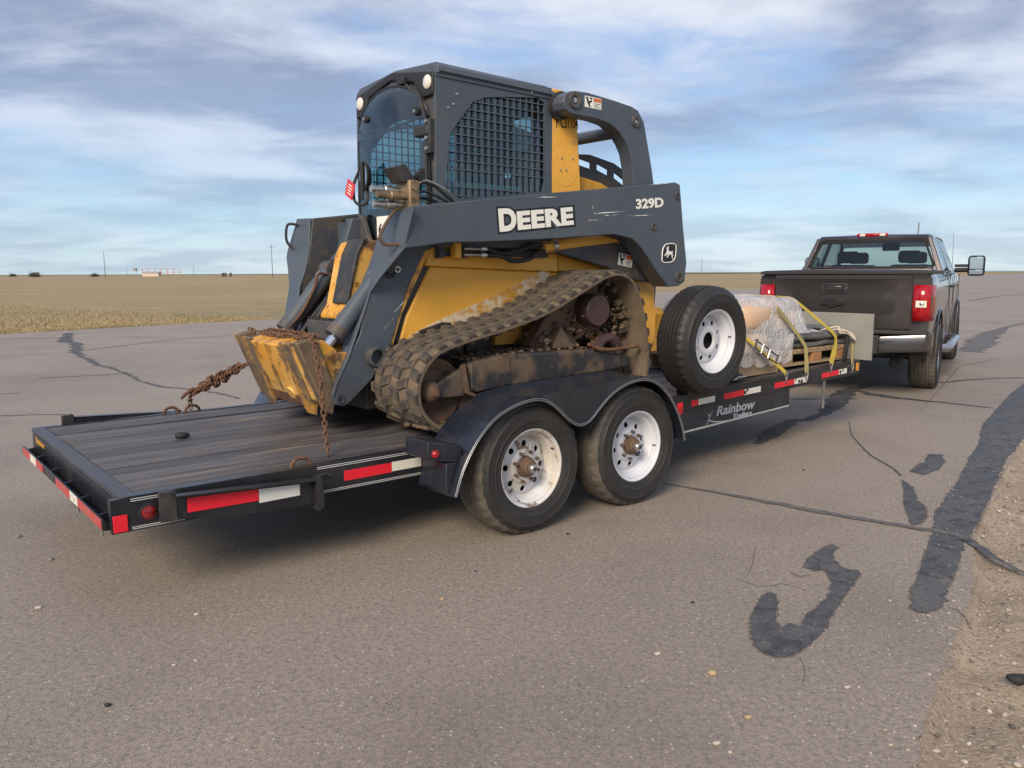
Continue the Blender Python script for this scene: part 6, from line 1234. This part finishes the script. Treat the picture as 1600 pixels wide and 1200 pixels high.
# upright board
t = solo('upright_board', M().box(4.275, 4.297, .20, 1.45, zd(4.2), 1.078), board_m, 'tall grey board standing upright across the front end of the trailer', 'board', TRAIL, (4.28, .8, zd(4.2)), bevel=.003)
solo('corner_strut', M().prism([(4.10, zd(4.1)), (4.14, zd(4.1)), (4.19, .90), (4.15, .90)], .36, .385), dark_plastic, 'black upright strut beside the board at the near front corner of the deck', 'strut', TRAIL, (4.12, .37, .65), bevel=.003)
# sacks
sk = thing('sack_pile', 'heap of tan sacks wrapped in clear plastic on the rear pallet', 'sacks', TRAIL, (2.75, .9, PZ2))
def sack(x, y, z, lx, ly, lz, rz):
    bm = bmesh.new(); bmesh.ops.create_uvsphere(bm, u_segments=28, v_segments=16, radius=1); c, s = math.cos(rad(rz)), math.sin(rad(rz)); vs = []
    for v in bm.verts:
        a = [math.copysign(abs(q) ** .62, q) for q in v.co]; w = .03 * math.sin(a[0] * 5 + x * 9) * math.cos(a[1] * 4 + y * 7); X, Y_, Z_ = a[0] * lx, a[1] * ly, a[2] * lz * (1 + w * 2); vs.append((x + X * c - Y_ * s, y + X * s + Y_ * c, z + Z_ + w * .3))
    g = M(); g.add(vs, [[v.index for v in f.verts] for f in bm.faces]); bm.free(); return g
sack_pale = mat('pale_sacks', (.60, .44, .33), .7, layers=[((.50, .34, .24), 3, .4, .7, .8, one)], bump=(5, .2, .01))
for i, (x, y, z, lx, ly, lz, rz) in enumerate(((2.86, .68, PZ2 + .10, .30, .24, .11, 3), (2.86, 1.10, PZ2 + .10, .30, .24, .11, -3), (2.92, .72, PZ2 + .31, .36, .26, .13, 8), (2.90, 1.12, PZ2 + .30, .32, .22, .12, -5), (3.36, .74, PZ2 + .27, .26, .25, .10, -8), (3.36, 1.12, PZ2 + .27, .24, .20, .10, 4), (3.22, .80, PZ2 + .395, .34, .26, .065, 5))):
    part('sack', sack(x, y, z, lx, ly, lz, rz), sack_pale if i % 2 else carton, sk, smooth=70)
part('cardboard_wrap', M().box(2.57, 3.13, .43, .436, zd(2.7) + .01, PZ2 + .02), wood_pallet, sk)
# plastic film
pl = bpy.data.materials.new('clear_plastic_film'); pl.use_nodes = True; nt = pl.node_tree; nt.nodes.clear()
o_ = nt.nodes.new('ShaderNodeOutputMaterial'); tr_ = nt.nodes.new('ShaderNodeBsdfTransparent'); tr_.inputs[0].default_value = (.93, .92, .92, 1); pb = nt.nodes.new('ShaderNodeBsdfPrincipled'); pb.inputs['Base Color'].default_value = (.80, .79, .80, 1); pb.inputs['Roughness'].default_value = .14; pb.inputs['Transmission Weight'].default_value = 0
tc = nt.nodes.new('ShaderNodeTexCoord'); no = nt.nodes.new('ShaderNodeTexNoise'); no.inputs['Scale'].default_value = 3.5; no.inputs['Detail'].default_value = 7; no.inputs['Distortion'].default_value = 1.2; nt.links.new(tc.outputs['Object'], no.inputs[0])
mr = nt.nodes.new('ShaderNodeMapRange'); mr.inputs[1].default_value = .38; mr.inputs[2].default_value = .64; mr.inputs[3].default_value = .36; mr.inputs[4].default_value = .58; nt.links.new(no.outputs[0], mr.inputs[0])
bp = nt.nodes.new('ShaderNodeBump'); bp.inputs['Strength'].default_value = 1; bp.inputs['Distance'].default_value = .035; no2 = nt.nodes.new('ShaderNodeTexNoise'); no2.inputs['Scale'].default_value = 7; no2.inputs['Detail'].default_value = 5; no2.inputs['Distortion'].default_value = 3.5; nt.links.new(tc.outputs['Object'], no2.inputs[0]); nt.links.new(no2.outputs[0], bp.inputs['Height']); nt.links.new(bp.outputs[0], pb.inputs['Normal'])
mx = nt.nodes.new('ShaderNodeMixShader'); nt.links.new(mr.outputs[0], mx.inputs[0]); nt.links.new(tr_.outputs[0], mx.inputs[1]); nt.links.new(pb.outputs[0], mx.inputs[2]); nt.links.new(mx.outputs[0], o_.inputs[0])
rows = []; NXF, NYF = 60, 46
def top_h(x, y):
    e = lambda v, a, b, w: 1 / (1 + math.exp(-(v - a) / w)) * 1 / (1 + math.exp((v - b) / w))
    base = PZ2 + .01; g_ = e(x, 2.58, 3.62, .035) * e(y, .46, 1.32, .025); h = (.475 - .10 * max(0, x - 3.3)) * g_ + .165 * (1 - e(x, 2.56, 3.58, .05)) * e(x, 2.5, 4.0, .04) * e(y, .42, 1.3, .03)
    return base + h
for i in range(NXF + 1):
    x = 2.52 + (3.84 - 2.52) * i / NXF; r = []
    for j in range(NYF + 1):
        y = .36 + (1.44 - .36) * j / NYF; z = top_h(x, y) + .012 * math.sin(x * 13 + y * 9 + 2 * math.sin(y * 6)) * math.cos(y * 11 - x * 4) + .007 * abs(math.sin(x * 31 + y * 17 + 3 * math.sin(x * 5)))
        if y < .425: z = min(z, PZ2 + .05) - (.425 - y) * 1.3 + .015 * math.sin(x * 33)
        yy = y + .02 * math.sin(x * 21) * max(0, (.6 - y) * 3)
        r.append((x, max(yy, .40 + .012 * math.sin(x * 30)), z if x < 3.28 + .1 * math.sin(y * 9) or y > .44 else PZ2 + .172))
    rows.append(r)
fm = mesh_of(M().grid(rows), 'plastic_film', (2.9, .9, PZ2)); finish(fm, pl, 70); o = bpy.data.objects.new('plastic_film', fm); C.objects.link(o); o.location = to_world(TRAIL, (2.9, .9, PZ2)); o.rotation_euler = (0, 0, TRAIL[1]); o['label'] = 'crumpled clear plastic film draped over the tan sacks and mats'; o['category'] = 'plastic film'
# straps
def ribbon(P, w, m, thick=.0025, wd=None):
    P = [Vector(q) for q in P]; rows = []; n = len(P)
    for i, q in enumerate(P):
        t = (P[min(i + 1, n - 1)] - P[max(i - 1, 0)]).normalized(); wv = Vector((1, .12, 0)) if wd is None else Vector(wd); wv = (wv - t * wv.dot(t)).normalized(); nn = t.cross(wv).normalized()
        rows.append([tuple(q + wv * w / 2 + nn * thick), tuple(q - wv * w / 2 + nn * thick), tuple(q - wv * w / 2 - nn * thick), tuple(q + wv * w / 2 - nn * thick)])
    g = M().grid(rows, closed_v=True); g.f += [(0, 1, 2, 3), tuple(4 * (n - 1) + k for k in range(4))]; return g
def hook(t, q):
    x, y, z = q; part('hook', M().tube([(x - .025, y, z), (x + .025, y, z), (x + .004, y - .006, z - .055), (x - .004, y - .006, z - .055), (x - .025, y, z)], .005, 6), zinc, t); part('hook', M().tube([(x, y - .006, z - .052), (x, y - .004, z - .075), (x, y + .02, z - .08)], .005, 6), zinc, t)
def strap(pts, m, label, w=.050, hk=True):
    t = thing('tie_down_strap', label, 'strap', TRAIL, (pts[-1][0], pts[-1][1], pts[-1][2]), 'straps holding the load')
    part('webbing', ribbon(resample(pts, .06), w, m), m, t, recalc=True, smooth=40)
    if hk: hook(t, pts[-1])
    return t
S1 = [(3.596,1.226),(3.998,1.045),(4.383,0.87)] + [(3.974,0.88)] + [(3.698,0.669)]
def p3(L, ys): return [(x, y, z) for (x, z), y in zip(L, ys)]
s1 = [(3.496,1.24)] + [(3.681,1.107)] + [(3.888,0.96)] + [(3.978,0.893)] + [(3.982,0.801)] + [(3.689,0.67)]
strap([(s1[0][0] - .1, 1.3, s1[0][1] + .01), (s1[0][0] - .03, .8, s1[0][1] + .012)] + p3(s1, (.56, .49, .42, .39, .385, .265)), strap_y, 'bright yellow ratchet strap over the plastic, nearest the pickup but one')
s2 = [(3.099,1.163)] + [(3.239,1.057)] + [(3.387,0.922)] + [(3.473,0.82)] + [(3.402,0.705)] + [(3.299,0.614)]
strap(p3(s2, (.445, .435, .41, .385, .33, .265)), strap_d, 'faded yellow strap hanging over the grey mats between the two bright ones')
s3 = [(2.645,0.953)] + [(2.713,0.883)] + [(2.831,0.78)] + [(2.983,0.643)]
t3 = strap([(2.52, .62, PZ2 + .40)] + p3(s3, (.45, .40, .34, .265)), strap_y, 'yellow strap with a steel ratchet buckle just ahead of the spare wheel')
rc = [(2.652,0.895),(2.906,0.753)]; (rx0, rz0), (rx1, rz1) = rc; dx_, dz_ = rx1 - rx0, rz1 - rz0
for yy_ in (-.0, ):
    for off in (-.032, .032):
        part('ratchet_frame', M().tube([(rx0, .345, rz0 + off), (rx0 + dx_ * .5, .325, rz0 + dz_ * .5 + off * 1.1), (rx1, .305, rz1 + off)], .006, 6), dark_steel, t3)
for u in (0, .3, .62, 1): part('ratchet_bar', M().cyl((rx0 + dx_ * u - .018, .335 - .03 * u, rz0 + dz_ * u - .036), (rx0 + dx_ * u + .018, .335 - .03 * u, rz0 + dz_ * u + .036), .008, 8), zinc if u in (.3, .62) else dark_steel, t3)
s4 = [(4.562,0.926)] + [(4.382,0.855)] + [(4.255,0.8)] + [(4.063,0.636)]
strap(p3(s4, (.62, .45, .37, .265)), strap_d, 'pale narrow strap at the front corner beside the upright board', w=.028)
tz = thing('ratchet_buckle', 'spare steel ratchet buckle lying on the deck edge behind the strap', 'ratchet', TRAIL, (2.48, .42, zd(2.48)))
for k in range(4): part('buckle_bar', M().tube([(2.42 + .03 * k, .38, zd(2.4) + .015), (2.45 + .03 * k, .34, zd(2.4) + .045), (2.47 + .03 * k, .36, zd(2.4) + .02)], .006, 6), zinc, tz)
part('buckle_frame', M().box(2.40, 2.58, .39, .43, zd(2.4) + .005, zd(2.4) + .05, ('Z', 8)), dark_steel, tz, bevel=.006)
# knotted pale rope on the board
rp_ = thing('rope', 'pale rope knotted at the near front corner of the load', 'rope', TRAIL, (4.15, .40, .95))
rpts = [(3.98, .55, .925), (4.02, .46, .955), (4.08, .42, .96), (4.05, .40, .93), (4.10, .38, .925), (4.16, .37, .91), (4.22, .34, .86), (4.20, .36, .90), (4.12, .42, .94)]
part('coil', M().tube(catmull(rpts, 6), .008, 8), rope, rp_); part('coil', M().tube(catmull([(a, b - .01, c - .02) for a, b, c in rpts[::-1]], 6), .007, 8), rope, rp_)
